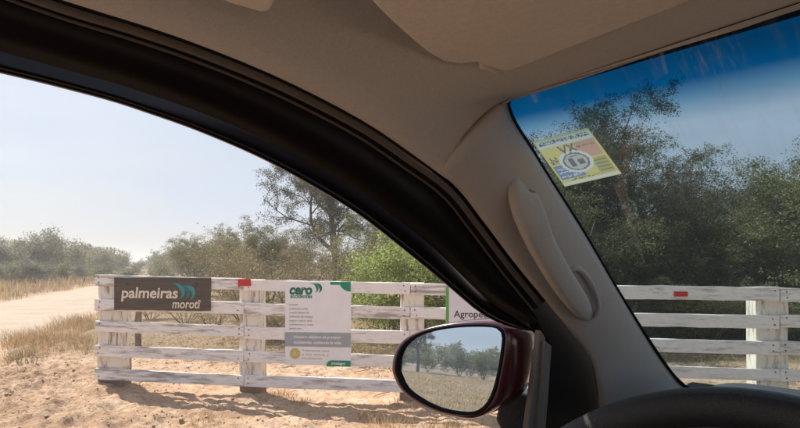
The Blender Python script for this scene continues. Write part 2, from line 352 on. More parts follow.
# ------------------------------------------------------------------ trees
def grow(seed, H, stems, spread, trunk_h, nlev, kids, leafn, leafs, wander=.25, droop=0.0, r0=.12, flat=.6, lowleaf=.0, hang=0.0, jit=2.6):
    R = np.random.default_rng(seed); polys = {8: [], 5: [], 3: []}; LP = []
    def branch(p, d, ln, r, lev):
        steps = 7 if lev == 0 else (6 if lev == 1 else 4); pts = [p.copy()]; rad = [r]; dirs = []
        for k in range(steps):
            d = d + R.normal(size=3) * wander * (.5 if lev == 0 else 1); d[2] += (.12 if lev < 2 else -droop); d /= np.linalg.norm(d)
            p = p + d * ln / steps; pts.append(p.copy()); dirs.append(d.copy()); rad.append(r * (1 - .72 * (k + 1) / steps))
        polys[8 if lev == 0 else 5 if lev == 1 else 3].append((pts, rad))
        if lev >= nlev - 1:
            LP.append(np.array(pts[1:]))
        else:
            nk = kids[lev]
            for c in range(nk):
                t = (trunk_h if lev == 0 else .25) + (1 - (trunk_h if lev == 0 else .25)) * (c + R.random()) / nk
                i = min(int(t * steps), steps - 1); q = pts[i] + (pts[i + 1] - pts[i]) * (t * steps - i)
                az = R.random() * 6.283; out = np.array([math.cos(az), math.sin(az), R.uniform(-.15, .6) * flat]); nd = dirs[i] * .55 + out * .95; nd /= np.linalg.norm(nd)
                branch(q, nd, ln * R.uniform(.42, .68) * (1.15 - .4 * t), rad[i] * .55, lev + 1)
            if lev == nlev - 2: LP.append(np.array(pts[2:]))
    for s in range(stems):
        az = 6.283 * (s + R.random() * .6) / stems; tilt = spread * R.uniform(.5, 1.1) if stems > 1 else .12
        d = np.array([math.cos(az) * math.sin(tilt), math.sin(az) * math.sin(tilt), math.cos(tilt)])
        branch(np.array([math.cos(az), math.sin(az), 0]) * .12 * (stems > 1), d, H * R.uniform(.7, .85), r0 * R.uniform(.8, 1), 0)
    Vs, Qs, b = [], [], 0
    for sd_, pl in polys.items():
        if pl:
            v, q = tubes(pl, sd_ if sd_ != 8 else 8); Vs.append(v); Qs.append(q + b); b += len(v)
    V = np.vstack(Vs); Q = np.vstack(Qs)
    A = np.vstack(LP); idx = R.integers(0, len(A), leafn); c = A[idx] + R.normal(size=(leafn, 3)) * np.array([1, 1, .75]) * leafs * jit
    if hang: c[:, 2] -= R.random(leafn) ** 1.6 * hang
    s = leafs * R.uniform(.6, 1.3, leafn); u = R.normal(size=(leafn, 3)); u /= np.linalg.norm(u, axis=1)[:, None]
    w = np.cross(u, R.normal(size=(leafn, 3))); w /= np.linalg.norm(w, axis=1)[:, None]; u *= s[:, None]; w *= s[:, None] * .42
    lv = np.stack([c - u, c + w, c + u, c - w], 1).reshape(-1, 3); keepz = np.repeat((lv.reshape(-1, 4, 3)[:, :, 2].min(1) > .05), 4)
    lv = lv[keepz]
    # bring the whole to height H
    sc = H / max(lv[:, 2].max(), .1); V *= sc; lv *= sc
    return V, Q, lv, np.arange(len(lv)).reshape(-1, 4)
VAR = {}
def variant(key, stem_mat, leaf_mat, *a, **k):
    V, Q, lv, lq = grow(*a, **k); t = npmesh('trunk', V, Q, True); t.materials.append(stem_mat); c = npmesh('crown', lv, lq); c.materials.append(leaf_mat); VAR[key] = (t, c, V[:, 0].min())
def tree(name, key, x, y, s, rz, label, cat, group=None, sw=1.0, z=None):
    t, c, _ = VAR[key]; e = empty(name, (x, y, (gz(x, y) if z is None else z) - .04), label, cat, group)
    e.rotation_euler = (0, 0, math.radians(rz)); e.scale = (s * sw, s * sw, s)
    link('trunk', t, None, e); link('crown', c, None, e); return e
variant('tall1', BARK, LEAF['tall'], 11, 8.0, 1, .2, .38, 4, (9, 8, 6), 120000, .036, .30, .05, .27, .8, hang=.25)
variant('tall2', BARK, LEAF['tall'], 23, 8.0, 2, .32, .35, 4, (8, 8, 6), 110000, .032, .28, .10, .2, .7, hang=.35)
variant('spread', BARK, LEAF['tall'], 29, 6.6, 2, .35, .42, 4, (7, 9, 7), 62000, .034, .26, .10, .17, .35, hang=.2, jit=1.7)
variant('dusky', BARK, LEAF['dusky'], 11, 8.0, 1, .2, .38, 4, (9, 8, 6), 100000, .036, .30, .05, .27, .8, hang=.25)
variant('thick1', BARK, LEAF['olive'], 31, 4.2, 6, .55, .18, 4, (6, 5, 4), 42000, .030, .30, .02, .05, .8)
variant('thick2', BARK, LEAF['grey'], 47, 4.2, 5, .6, .15, 4, (7, 5, 4), 36000, .030, .32, .02, .05, .8)
variant('thick3', BARK, LEAF['dark'], 53, 4.2, 7, .5, .12, 4, (6, 5, 4), 46000, .031, .30, .0, .045, .8)
variant('sparse', BARK, LEAF['grey'], 61, 4.6, 4, .45, .25, 4, (7, 6, 4), 11000, .026, .34, .0, .045, .8)
variant('green', BARK, LEAF['bright'], 71, 2.5, 7, .6, .1, 4, (6, 5, 4), 22000, .034, .30, .02, .03, .8)
variant('dryb', DRYSTEM, LEAF['dry'], 83, 2.6, 11, .95, .2, 4, (5, 4, 3), 7000, .022, .20, .0, .022, .9)
variant('dryb2', DRYSTEM, LEAF['dry'], 87, 2.4, 9, .8, .15, 4, (6, 5, 4), 12000, .024, .24, .0, .022, .9)
variant('far1', BARK, LEAF['olive'], 91, 5.0, 4, .5, .2, 3, (9, 7), 9000, .10, .3, .02, .08, .8)
variant('far2', BARK, LEAF['grey'], 97, 5.0, 3, .55, .3, 3, (9, 8), 8000, .10, .32, .02, .09, .7)

# the two big trees and the growth right behind the fence
def gp(px, Y): return (px - CXP) / FPX * Y
BK = [
 ('tree', 'dusky', 336, 23.0, 0.93, 20, 1.0, 'tall dark-trunked tree rising behind the safety sign', 'tree'),
 ('tree', 'tall2', 566, 15.5, .85, 100, 1.25, 'tall drooping grey-green tree seen behind the windscreen sticker', 'tree'),
 ('tree', 'spread', 650, 18.5, .96, 120, 1.3, 'tall tree with layered branches right of the windscreen sticker', 'tree'),
 ('dry_bush', 'dryb', 292, 13.2, 0.98, 10, 1.25, 'bare straw-brown bush with arching stems left of the green bush', 'bush'),
 ('dry_bush', 'dryb2', 245, 16.5, 1.02, 70, 1.3, 'brown twiggy bush above the red reflector on the fence', 'bush'),
 ('dry_bush', 'dryb2', 335, 14.5, 1.03, 160, 1.1, 'brown twiggy bush below the tall dark-trunked tree', 'bush'),
 ('green_bush', 'green', 392, 12.2, 1.02, 40, 1.05, 'fresh green leafy bush right behind the third fence post', 'bush'),
 ('green_bush', 'green', 436, 13.5, 1.08, 140, 1.0, 'fresh green leafy bush beside the edge of the dark window visor', 'bush'),
 ('thicket_tree', 'thick1', 205, 30.0, 0.83, 0, 1.1, 'hazy rounded tree just right of the dark wooden name board', 'tree'),
 ('thicket_tree', 'thick2', 232, 27.0, 0.86, 50, 1.1, 'hazy olive tree behind the red reflector of the middle post', 'tree'),
 ('thicket_tree', 'thick1', 268, 24.0, 0.86, 110, 1.1, 'olive tree left of the tall dark-trunked tree', 'tree'),
 ('thicket_tree', 'thick2', 305, 26.0, 0.95, 210, 1.1, 'olive tree filling in under the tall dark-trunked tree', 'tree'),
 ('thicket_tree', 'thick3', 385, 18.0, 0.86, 0, 1.1, 'dark olive tree standing behind the fresh green bushes', 'tree'),
 ('thicket_tree', 'thick1', 470, 15.0, 0.92, 20, 1.1, 'olive tree hidden mostly behind the window visor', 'tree'),
 ('thicket_tree', 'thick3', 535, 13.0, 0.98, 75, 1.1, 'dark tree partly behind the windscreen pillar', 'tree'),
 ('thicket_tree', 'thick1', 600, 15.6, 0.74, 130, 1.15, 'dense olive thicket tree right beside the windscreen pillar', 'tree'),
 ('thicket_tree', 'thick2', 640, 14.6, 0.67, 200, 1.15, 'dense grey-green thicket tree above the left end of the windscreen fence boards', 'tree'),
 ('thicket_tree', 'thick3', 672, 15.1, 0.69, 260, 1.1, 'dense dark thicket tree above the red reflector seen through the windscreen', 'tree'),
 ('thicket_tree', 'sparse', 700, 15.8, 1.11, 10, 1.1, 'thin-leaved twiggy tree rising in the middle of the windscreen', 'tree'),
 ('thicket_tree', 'thick1', 712, 14.4, 0.84, 310, 1.1, 'dense olive thicket tree left of the fence post seen through the windscreen', 'tree'),
 ('thicket_tree', 'thick2', 748, 15.4, 0.98, 35, 1.1, 'dense grey-green thicket tree just left of the windscreen fence post top', 'tree'),
 ('thicket_tree', 'thick3', 790, 13.9, 1.10, 90, 1.15, 'dark green thicket tree at the right edge of the windscreen view', 'tree'),
 ('thicket_tree', 'thick3', 815, 16.2, 1.24, 150, 1.15, 'tallest dark green thicket tree cut by the right edge', 'tree'),
 ('thicket_tree', 'thick1', 860, 14.4, 1.12, 220, 1.2, 'olive thicket tree just past the right edge of view', 'tree'),
 ('thicket_tree', 'thick2', 930, 15.0, 1.12, 280, 1.2, 'grey-green thicket tree well past the right edge of view', 'tree'),
 ('thicket_tree', 'sparse', 770, 18.0, 1.23, 190, 1.1, 'thin twiggy treetop behind the dark green thicket at right', 'tree'),
 ('thicket_tree', 'thick1', 625, 20.4, 0.81, 300, 1.1, 'olive tree deep in the thicket behind the pillar side of the windscreen', 'tree'),
 ('thicket_tree', 'thick2', 735, 20.4, 1.00, 120, 1.1, 'grey tree deep in the thicket in the middle of the windscreen', 'tree'),
 ('dry_bush', 'dryb2', 150, 17, .42, 15, 1.5, 'low brown brush behind the left end of the name board', 'bush'),
 ('dry_bush', 'dryb', 185, 16, .40, 95, 1.5, 'low straw-brown brush behind the right end of the name board', 'bush'),
 ('dry_bush', 'dryb2', 215, 14.5, .45, 175, 1.5, 'low brown brush left of the middle fence post', 'bush'),
 ('dry_bush', 'dryb2', 270, 12.5, .40, 255, 1.6, 'low brown brush seen through the boards right of the middle post', 'bush'),
 ('dry_bush', 'dryb2', 330, 10.2, .20, 35, 2.4, 'dead brush lying low behind the bottom of the safety board', 'bush'),
 ('dry_bush', 'dryb', 372, 10.0, .22, 205, 2.2, 'dead brush lying low right of the safety board', 'bush'),
 ('bare_tree', 'sparse', 655, 17.0, .95, 75, 1.2, 'nearly bare branching tree between the sticker and the right thicket', 'tree'),
 ('bare_tree', 'sparse', 735, 15.0, .98, 140, 1.3, 'nearly bare branching tree over the thicket left of the windscreen post', 'tree'),
 ('tree', 'spread', 566, 17.5, 1.08, 40, 1.0, 'dark leafy tree filling the upper left windscreen corner', 'tree'),
]
for nm, key, px, Y, s, rz, sw, lab, cat in BK: tree(nm, key, gp(px, Y), Y, s, rz, lab, cat, None, sw)
# low scrub along the foot of the thicket
SCR = [(575, 13.2), (625, 13.0), (668, 13.4), (706, 12.9), (742, 13.3), (780, 12.8), (822, 13.0)]
SCL = ['behind the lower end of the windscreen pillar', 'at the left end of the windscreen fence boards', 'below the windscreen reflector', 'halfway along the windscreen fence', 'just left of the windscreen fence post', 'right behind the windscreen fence post', 'past the right edge']
for i, ((px, Y), wl_) in enumerate(zip(SCR, SCL)):
    tree('low_scrub', ('dryb2', 'thick2', 'thick1')[i % 3], gp(px, Y), Y, (.60, .36, .38)[i % 3], 47 * i, 'low brown scrub bush ' + wl_, 'bush', 'low scrub at the foot of the thicket', 1.7)
# hazy trees far to the left, one by one
FARL = [(-28, 52, .92), (2, 50, .98), (22, 58, 1.05), (40, 55, 1.12), (58, 60, 1.1), (76, 66, .92), (92, 72, .80), (108, 70, .82), (122, 78, .75), (138, 95, .6), (160, 62, .52), (186, 44, .72), (214, 40, .84)]
FARN = ['cut by the left edge of the window view', 'at the left edge of the window view', 'left of the tallest far crowns', 'tallest of the far crowns at left', 'right half of the tallest far crowns', 'just left of the utility pole', 'right behind the utility pole', 'above the left fence post', 'above the left end of the name board', 'low in the gap of open sky', 'small and alone above the name board', 'rising behind the right end of the name board', 'above the joint of the top fence board']
for i, ((px, Y, s), t) in enumerate(zip(FARL, FARN)):
    tree('far_tree', ('far1', 'far2')[i % 2], gp(px, Y), Y, s, 67 * i, 'hazy far tree ' + t, 'tree', 'far trees along the road', 1.15)
# bushes fringing the far verge
for i, (px, Y, s) in enumerate([(-10, 42, .45), (14, 44, .42), (36, 43, .5), (60, 47, .42), (82, 52, .42), (105, 50, .4), (130, 46, .36), (165, 40, .34)]):
    tree('verge_bush', ('far2', 'far1')[i % 2], gp(px, Y), Y, s, 31 * i, ['low bush at the left edge below the far trees', 'low bush below the first far crown', 'widest low bush below the tallest far crowns', 'low bush left of the utility pole foot', 'low bush at the utility pole foot', 'low bush over the left fence post', 'low bush over the name board start', 'low bush over the name board end'][i], 'bush', 'bushes on the far verge', 1.5)
# trees behind the truck, seen in the door mirror: their direction from the mirror
MIRP = car(.78, .62, -.18)
def mpos(ang, dist):                              # angle in degrees from straight back along the truck, positive to its left
    d = (-F) * math.cos(math.radians(ang)) + L * math.sin(math.radians(ang)); return MIRP.x + d.x * dist, MIRP.y + d.y * dist
for i, (an, dist, key, s, lab) in enumerate([
    (16.9, 62, 'tall1', .86, 'tallest tree in the door mirror, at its left side'), (18.6, 58, 'far1', 0.54, 'bushy tree at the left rim of the door mirror'),
    (15.9, 66, 'far1', 0.49, 'low bushy tree under the tall one in the door mirror'), (14.3, 74, 'far2', 0.44, 'small far tree in the middle of the door mirror'), (12.8, 62, 'far1', 0.66, 'round tree right of middle in the door mirror'),
    (11.6, 66, 'far2', 0.56, 'tree second from the right rim in the door mirror'), (10.4, 56, 'far1', 0.63, 'round tree near the right rim of the door mirror'), (9.0, 50, 'far2', 0.59, 'tree at the right rim of the door mirror'), (20.5, 60, 'far2', .7, 'tree just past the left rim of the door mirror'), (7.2, 48, 'far1', .7, 'tree just past the right rim of the door mirror')]):
    x, y = mpos(an, dist); tree('field_tree', key, x, y, s, 71 * i, lab, 'tree', 'trees behind the truck')
_a = rng.uniform(4, 24, 5200); _d = 11 + 46 * rng.random(5200) ** .8; _p = np.array([mpos(a, d) for a, d in zip(_a, _d)]); _p = _p[(road_dist(_p[:, 0], _p[:, 1]) > ROADW + .4) & (patch(_p[:, 0], _p[:, 1]) > .15 + rng.random(5200) * .9)]
grass('dry_grass', _p, .05, .24, .6, 14, GRASS, 'dry grass field reflected in the door mirror', .010, 1.6)
# a far-off wood closing the horizon
def farwood(name, a0, a1, r0, r1, n, label):
    Vs, Qs, b = [], [], 0
    cv = np.empty(len(VAR['far1'][1].vertices) * 3, np.float32); VAR['far1'][1].vertices.foreach_get('co', cv); cv = cv.reshape(-1, 4, 3)[::6]
    for _ in range(n):
        a = math.radians(random.uniform(a0, a1)); r = random.uniform(r0, r1); x, y = math.sin(a) * r, math.cos(a) * r
        s = random.uniform(.6, 1.15); q = cv.copy(); q = q.mean(1, keepdims=True) + (q - q.mean(1, keepdims=True)) * 3.0; q = q * s * np.array([1.35, 1.35, 1.0])
        Vs.append((q.reshape(-1, 3) + np.array([x, y, gz(x, y)]))); Qs.append(np.arange(len(q) * 4).reshape(-1, 4) + b); b += len(q) * 4
    tag(link(name, npmesh(name, np.vstack(Vs), np.vstack(Qs)), LEAF['olive']), label, 'wood', None, 'stuff')
farwood('far_wood', -44, 40, 105, 165, 110, 'far-off hazy wood along the horizon')
farwood('far_wood', 195, 285, 85, 140, 80, 'far-off wood behind the truck along the mirror horizon')

# ------------------------------------------------------------------ board fence
mw_ = M('weathered_white_paint'); co = mw_.coords('Object', (1.1, 7, 9), True); fine = mw_.noise(mw_.coords('Object', (2.5, 30, 40), True), 3, 8, .7); big = mw_.noise(co, 2.4, 8, .68)
mot = mw_.noise(mw_.coords('Object', (1, 1, 1), True), 5, 5, .6)
pc = mw_.mix(mot, (.79, .735, .705), (.90, .865, .84))
wd = mw_.ramp(fine, [(.35, (.09, .075, .065)), (.65, (.36, .31, .27))])
oi_ = mw_.node('ShaderNodeObjectInfo'); sh_ = mw_.node('ShaderNodeMath', operation='MULTIPLY_ADD'); mw_.l.new(oi_.outputs['Random'], sh_.inputs[0]); sh_.inputs[1].default_value = .14; sh_.inputs[2].default_value = -.058; sb_ = mw_.node('ShaderNodeMath', operation='ADD'); mw_.l.new(big, sb_.inputs[0]); mw_.l.new(sh_.outputs[0], sb_.inputs[1])
msk = mw_.ramp(sb_.outputs[0], [(.525, (0, 0, 0)), (.66, (.75, .75, .75))]); msk2 = mw_.ramp(fine, [(.52, (0, 0, 0)), (.72, (.65, .65, .65))])
mw_.base(mw_.mix(msk2, mw_.mix(msk, pc, wd), wd)); mw_.rough(.75); mw_.bump(mw_.mix(.5, big, fine), .5, .006); WPAINT = mw_.m
mp_ = M('weathered_post_paint'); c2 = mp_.coords('Object', (7, 7, 1.1), True); bg2 = mp_.noise(c2, 2.6, 8, .66); fi2 = mp_.noise(mp_.coords('Object', (35, 35, 3), True), 3, 7, .7)
pc2 = mp_.mix(mp_.noise(mp_.coords('Object'), 5, 5), (.70, .62, .53), (.83, .78, .70)); wd2 = mp_.ramp(fi2, [(.3, (.14, .10, .075)), (.7, (.33, .25, .18))])
tz = mp_.node('ShaderNodeTexCoord'); sp = mp_.node('ShaderNodeSeparateXYZ'); mp_.l.new(tz.outputs['Object'], sp.inputs[0])
foot = mp_.node('ShaderNodeMapRange', clamp=True); mp_.l.new(sp.outputs[2], foot.inputs[0]); foot.inputs[1].default_value = .22; foot.inputs[2].default_value = .13; foot.inputs[3].default_value = 0; foot.inputs[4].default_value = .95
mp_.base(mp_.mix(foot.outputs[0], mp_.mix(mp_.ramp(bg2, [(.52, (0, 0, 0)), (.64, (.9, .9, .9))]), pc2, wd2), (.22, .15, .10))); mp_.rough(.85); mp_.bump(mp_.mix(.5, bg2, fi2), .6, .008); PPAINT = mp_.m
RUST = plain('rusty_iron', (.06, .04, .03), .7, .3, 50)
RED = plain('red_reflector', (.55, .02, .02), .3, .1, 80)
fe = Vector((1, -.12, 0)).normalized(); fnrm = Vector((-.12, -1, 0)).normalized()       # along the fence, and towards the truck
FROT = Matrix((fe, -fnrm, Vector((0, 0, 1)))).transposed().to_4x4()
TOPX, TOPZ = [-4, -3.87, -1.86, .13, 2.75, 4.45, 9], [1.476, 1.473, 1.428, 1.397, 1.353, 1.348, 1.33]
def ftop(x): return float(np.interp(x, TOPX, TOPZ))
def fpos(x, out=0.0, z=0.0): return Vector((x, fence_y(x), z)) + fnrm * out
fence = empty('board_fence', fpos(.13, 0, gz(.13, fence_y(.13))), 'weathered white five-board ranch fence along the sandy drive', 'fence')
def local_box(lx, ly, lz, segs=1, jit=0.0, seed=0, taper=0):
    bm = bmesh.new(); R = random.Random(seed); rows = []
    for i in range(segs + 1):
        t = i / segs; x = (t - .5) * lx; r = []
        for (a, b) in ((-1, -1), (1, -1), (1, 1), (-1, 1)): r.append(bm.verts.new((x + (R.uniform(-jit, jit) if i in (0, segs) else 0), a * ly / 2 + R.uniform(-jit, jit) * .3, b * lz / 2 + R.uniform(-jit, jit))))
        rows.append(r)
    for i in range(segs):
        for j in range(4): bm.faces.new((rows[i][j], rows[i][(j + 1) % 4], rows[i + 1][(j + 1) % 4], rows[i + 1][j]))
    bm.faces.new(rows[0][::-1]); bm.faces.new(rows[-1]); bmesh.ops.recalc_face_normals(bm, faces=bm.faces); return bm
def put(o, loc, rot): o.matrix_world = Matrix.Translation(loc) @ rot
bolt_me = None
def bolt(parent, loc):
    global bolt_me
    if bolt_me is None:
        bm = bmesh.new(); bmesh.ops.create_cone(bm, cap_ends=True, segments=8, radius1=.009, radius2=.006, depth=.010, matrix=Matrix.Rotation(math.pi / 2, 4, 'X')); bolt_me = bpy.data.meshes.new('bolt'); bm.to_mesh(bolt_me); bm.free(); bolt_me.materials.append(RUST)
    o = bpy.data.objects.new('bolt', bolt_me); COL.objects.link(o); o.parent = parent; o.matrix_parent_inverse = parent.matrix_world.inverted(); o.matrix_world = Matrix.Translation(loc) @ FROT; return o
# posts
for i, (x, w) in enumerate(POSTX):
    zt = ftop(x) - .012; zb = gz(x, fence_y(x)) - .35; bm = bmesh.new(); d = .25; R = random.Random(i + 5); rows = []
    zs = np.linspace(0, zt - zb, 7)
    for z in zs: rows.append([bm.verts.new((a * w / 2 + R.uniform(-.008, .008), (b + 1) * d / 2 + R.uniform(-.006, .006), z)) for a, b in ((-1, -1), (1, -1), (1, 1), (-1, 1))])
    for k in range(6):
        for j in range(4): bm.faces.new((rows[k][j], rows[k][(j + 1) % 4], rows[k + 1][(j + 1) % 4], rows[k + 1][j]))
    bm.faces.new(rows[0][::-1]); bm.faces.new(rows[-1])
    # local origin of the mesh at ground level so the bare foot follows the soil
    for v in bm.verts: v.co.z -= .35
    o = bmobj('post', bm, PPAINT); put(o, fpos(x, 0, zb + .35), FROT @ Matrix.Rotation([.008, -.004, .006, 0, -.01, 0, 0][i], 4, 'Y')); mod_bevel(o, .012, 2); keep(o, fence)
# boards, span by span, each one its own piece
JX = [-3.885, -1.92, .125, 2.1, 4.2, 6.2, 8.3]
for s in range(len(JX) - 1):
    x0, x1 = JX[s] + .003, JX[s + 1] - .003
    for k in range(5):
        R = random.Random(s * 9 + k); dz0, dz1 = R.uniform(-.016, .012), R.uniform(-.016, .012)
        pitch = .2935 if s < 2 else .2955
        za = ftop(x0) - k * pitch + dz0 - .0735; zb = ftop(x1) - k * pitch + dz1 - .0735
        A, B = fpos(x0, .017, za), fpos(x1, .017, zb); mid = (A + B) / 2; ln = (B - A).length; ang = math.atan2(zb - za, (x1 - x0))
        o = bmobj('board', local_box(ln, .03, .147 + R.uniform(-.014, .006), 10, .0055, s * 31 + k), WPAINT)
        put(o, mid + fnrm * R.uniform(0, .004), FROT @ Matrix.Rotation(-ang, 4, 'Y')); mod_bevel(o, .005, 2); keep(o, fence)
        bpy.context.view_layer.update()
        for xx, zz in ((x0 + .06, za), (x1 - .06, zb)):
            for dz in (-.03, .035):
                if R.random() < .8: bolt(o, fpos(xx + R.uniform(-.015, .015), .037, zz + dz))
def reflector(px, py, w, h, Y):
    x = gp(px, Y); o = bmobj('reflector', local_box(w, .008, h), RED); put(o, fpos(x, .042, 1.6 + (YH - py) / FPX * Y), FROT); mod_bevel(o, .003); keep(o, fence); o['label'] = 'red reflector plate on the top board'
reflector(245.5, 282.5, .165, .085, 7.14); reflector(680, 294, .15, .055, 6.53)

# ------------------------------------------------------------------ signs
def flat(name, col, rough=.6): return plain(name, col, rough, .06, 8)
def signframe(px0, px1, py0, py1, out):
    xs = []
    for px in (px0, px1):
        k = (px - CXP) / FPX; xs.append((6.92 * k) / (1 + .12 * k))                   # ray meets the fence line
    xm = sum(xs) / 2; Yc = fence_y(xm); zt = 1.6 + (YH - py0) / FPX * Yc; zb = 1.6 + (YH - py1) / FPX * Yc
    return Matrix.Translation(fpos(xm, out, (zt + zb) / 2)) @ FROT, abs(xs[1] - xs[0]) * 1.007, zt - zb
def text(name, body, h, x, z, mat, parent, mw, shear=0., align='LEFT', bold=0., y=-.003, sx=1.0):
    c = bpy.data.curves.new(name, 'FONT'); c.body = body; c.size = h; c.shear = shear; c.align_x = align; c.offset = bold; c.extrude = .0012; c.resolution_u = 4
    o = bpy.data.objects.new(name, c); COL.objects.link(o); bpy.context.view_layer.update()
    me = bpy.data.meshes.new_from_object(o.evaluated_get(bpy.context.evaluated_depsgraph_get())); bpy.data.objects.remove(o); bpy.data.curves.remove(c)
    me.materials.clear(); me.name = name; t = link(name, me, mat)
    t.matrix_world = mw @ Matrix.Translation((x, y, z)) @ Matrix.Rotation(math.pi / 2, 4, 'X') @ Matrix.Diagonal((sx, 1, 1, 1)); keep(t, parent); return t
def textfit(name, body, x0, zb, x1, size, mat, parent, mw, shear=0., bold=0., y=-.003):       # baseline at zb, stretched from x0 to x1
    t = text(name, body, size, 0, 0, mat, parent, mw, shear, 'LEFT', bold, y); xs = [v.co.x for v in t.data.vertices]; k = (x1 - x0) / (max(xs) - min(xs)); b0 = min(xs)
    for v in t.data.vertices: v.co.x = (v.co.x - b0) * k
    t.matrix_world = mw @ Matrix.Translation((x0, y, zb)) @ Matrix.Rotation(math.pi / 2, 4, 'X'); return t
def shape(name, pts, mat, parent, mw, y=-.003, th=.0016):
    n = len(pts); v = [(a, y - th, b) for a, b in pts] + [(a, y + th, b) for a, b in pts]
    f = [tuple(range(n)), tuple(range(2 * n - 1, n - 1, -1))] + [(i, i + n, (i + 1) % n + n, (i + 1) % n) for i in range(n)]
    o = pyd(name, v, f, mat); bm = bmesh.new(); bm.from_mesh(o.data); bmesh.ops.recalc_face_normals(bm, faces=bm.faces); bm.to_mesh(o.data); bm.free()
    o.matrix_world = mw; keep(o, parent); return o
def crescent(cx, cz, r, w, a0, a1, n=14, tip=1.0):                    # thin-to-fat swoosh
    out, inn = [], []
    for i in range(n + 1):
        t = i / n; a = math.radians(a0 + (a1 - a0) * t); k = math.sin(math.pi * (t ** .8)) ** 1.0 * w
        out.append((cx + math.cos(a) * r, cz + math.sin(a) * r)); inn.append((cx + math.cos(a) * (r - k), cz + math.sin(a) * (r - k)))
    return out + inn[::-1][1:-1]
# name board
mw, w, h = signframe(117, 212.5, 277.5, 310, .052)
mbd = M('dark_stained_board'); co = mbd.coords('Object', (1.2, 9, 14)); n_ = mbd.noise(co, 3, 8, .65); mbd.base(mbd.ramp(n_, [(.3, (.060, .043, .034)), (.7, (.125, .095, .077))])); mbd.rough(.7); mbd.bump(n_, .4, .004)
s1 = empty('name_board', mw.translation, 'dark stained wooden name board with cream palmeiras lettering on the fence', 'sign')
o = bmobj('panel', local_box(w, .028, h, 8, .003, 77), mbd.m); o.matrix_world = mw; mod_bevel(o, .004); keep(o, s1)
CREAM = flat('cream_letter', (.74, .66, .54)); TEAL = flat('teal_letter', (.05, .24, .26)); TEAL2 = flat('dark_teal', (.03, .15, .17))
K1 = w / 95.5; S1 = lambda px, py: ((px - 164.75) * K1, (293.75 - py) * K1)
textfit('lettering', 'palmeiras', *S1(124.5, 297.5), *S1(181, 291)[0:1], .19, CREAM, s1, mw, .10, .004, -.016)
textfit('lettering', 'morot\u00ee', *S1(175.5, 306.8), *S1(203.5, 300)[0:1],   .155, CREAM, s1, mw, .14, .002, -.016)
for q, (cx, cz, r) in enumerate(((180.5, 291, 7.6), (186.0, 291.6, 7.2), (191.5, 292.2, 6.8))):
    ox, oz = S1(cx, cz); pts = crescent(0, 0, r * K1, r * .62 * K1, 118, -80); tail = (ox - .62 * r * K1, oz + 1.02 * r * K1)
    shape('swoosh', [tail] + [(ox + a, oz + b) for a, b in pts], TEAL if q != 1 else TEAL2, s1, mw, -.0165 - q * .0006)
for bx, bz in ((-.46, .125), (.46, .12)):
    o = shape('bolt_plate', [(bx - .010, bz - .02), (bx + .010, bz - .02), (bx + .010, bz + .02), (bx - .010, bz + .02)], RUST, s1, mw, -.016)

# safety board
mw, w, h = signframe(286.5, 352, 281.5, 364.5, .050)
WHITE = plain('white_sheet', (.80, .785, .80), .45, .05, 5); GREEN = flat('sign_green', (.0, .24, .13), .45); GREY = flat('band_grey', (.33, .36, .38), .5); TXT = flat('text_grey', (.34, .33, .34)); DGREEN = flat('deep_green', (.0, .13, .085), .45); SANDY = flat('sand_yellow', (.60, .45, .16)); PALEY = flat('pale_yellow', (.62, .53, .34))
s2 = empty('safety_board', mw.translation, 'white company safety board with grey band and green corners on the fence', 'sign')
o = bmobj('panel', local_box(w, .006, h, 2, .0, 5), WHITE); o.matrix_world = mw; mod_bevel(o, .002); keep(o, s2)
W2, H2 = w / 2, h / 2; K2 = w / 65.5
def S2(zx, zy): return ((280 + zx / 4.75 - 319.25) * K2, (323 - (280 + zy / 4.75)) * K2)          # from the enlarged view of the board
tf2 = lambda body, x0, yb, x1, size, mat, shear=0., bold=0., y=-.0045: textfit('lettering', body, *S2(x0, yb), S2(x1, yb)[0], size, mat, s2, mw, shear, bold, y)
tf2('cero', 52, 70, 160, .165, DGREEN, .16, .007); tf2('accidentes', 55, 88, 160, .072, GREEN, 0, .0015)
for q, cx in enumerate((168, 184)):
    ox, oz = S2(cx, 42); shape('swoosh', [(ox - .05, oz + .055)] + [(ox + a, oz + b) for a, b in crescent(0, 0, .058, .036, 100, -75)], (GREEN, DGREEN)[q], s2, mw, -.0045 - q * .0006)
for i, (tx, x1) in enumerate([('\u00a1Unite!', 92), ('cuidarnos todos', 140), ('construimos un', 145), ('ambiente de trabajo', 162), ('seguro para que', 158), ('volvamos a casa', 165), ('siempre sanos', 110)]): tf2(tx, 50, 123 + i * 18.3, x1, .036, TXT)
shape('band', [S2(30, 312), S2(341, 312), S2(341, 246), S2(30, 246)], GREY, s2, mw, -.0045)
tf2('Nuestro objetivo es prevenir', 72, 273, 296, .048, WHITE, .1, .001, -.0075); tf2('accidentes, cuidando la vida', 72, 298, 296, .048, WHITE, .1, .001, -.0075)
bx_, bz_ = S2(78, 345); shape('badge', [(bx_ + math.cos(a) * .066, bz_ + math.sin(a) * .066) for a in np.linspace(0, 6.283, 24, endpoint=False)], SANDY, s2, mw, -.0045)
shape('triangle', [(bx_ - .036, bz_ - .026), (bx_ + .036, bz_ - .026), (bx_, bz_ + .038)], PALEY, s2, mw, -.0075)
for i, (tx, x1) in enumerate([('Tolerancia cero', 240), ('a los actos y', 238), ('condiciones', 205)]): tf2(tx, 112, 334 + i * 18, x1, .036, SANDY if i else TXT)
shape('corner_flash', [S2(340, 12)] + [S2(340 - 52 * math.cos(a), 12 + 45 * math.sin(a)) for a in np.linspace(0, math.pi / 2, 12)], GREEN, s2, mw, -.0045)
shape('corner_flash', [S2(245, 12), S2(286, 12), S2(290, 26), S2(245, 26)], GREEN, s2, mw, -.0045)
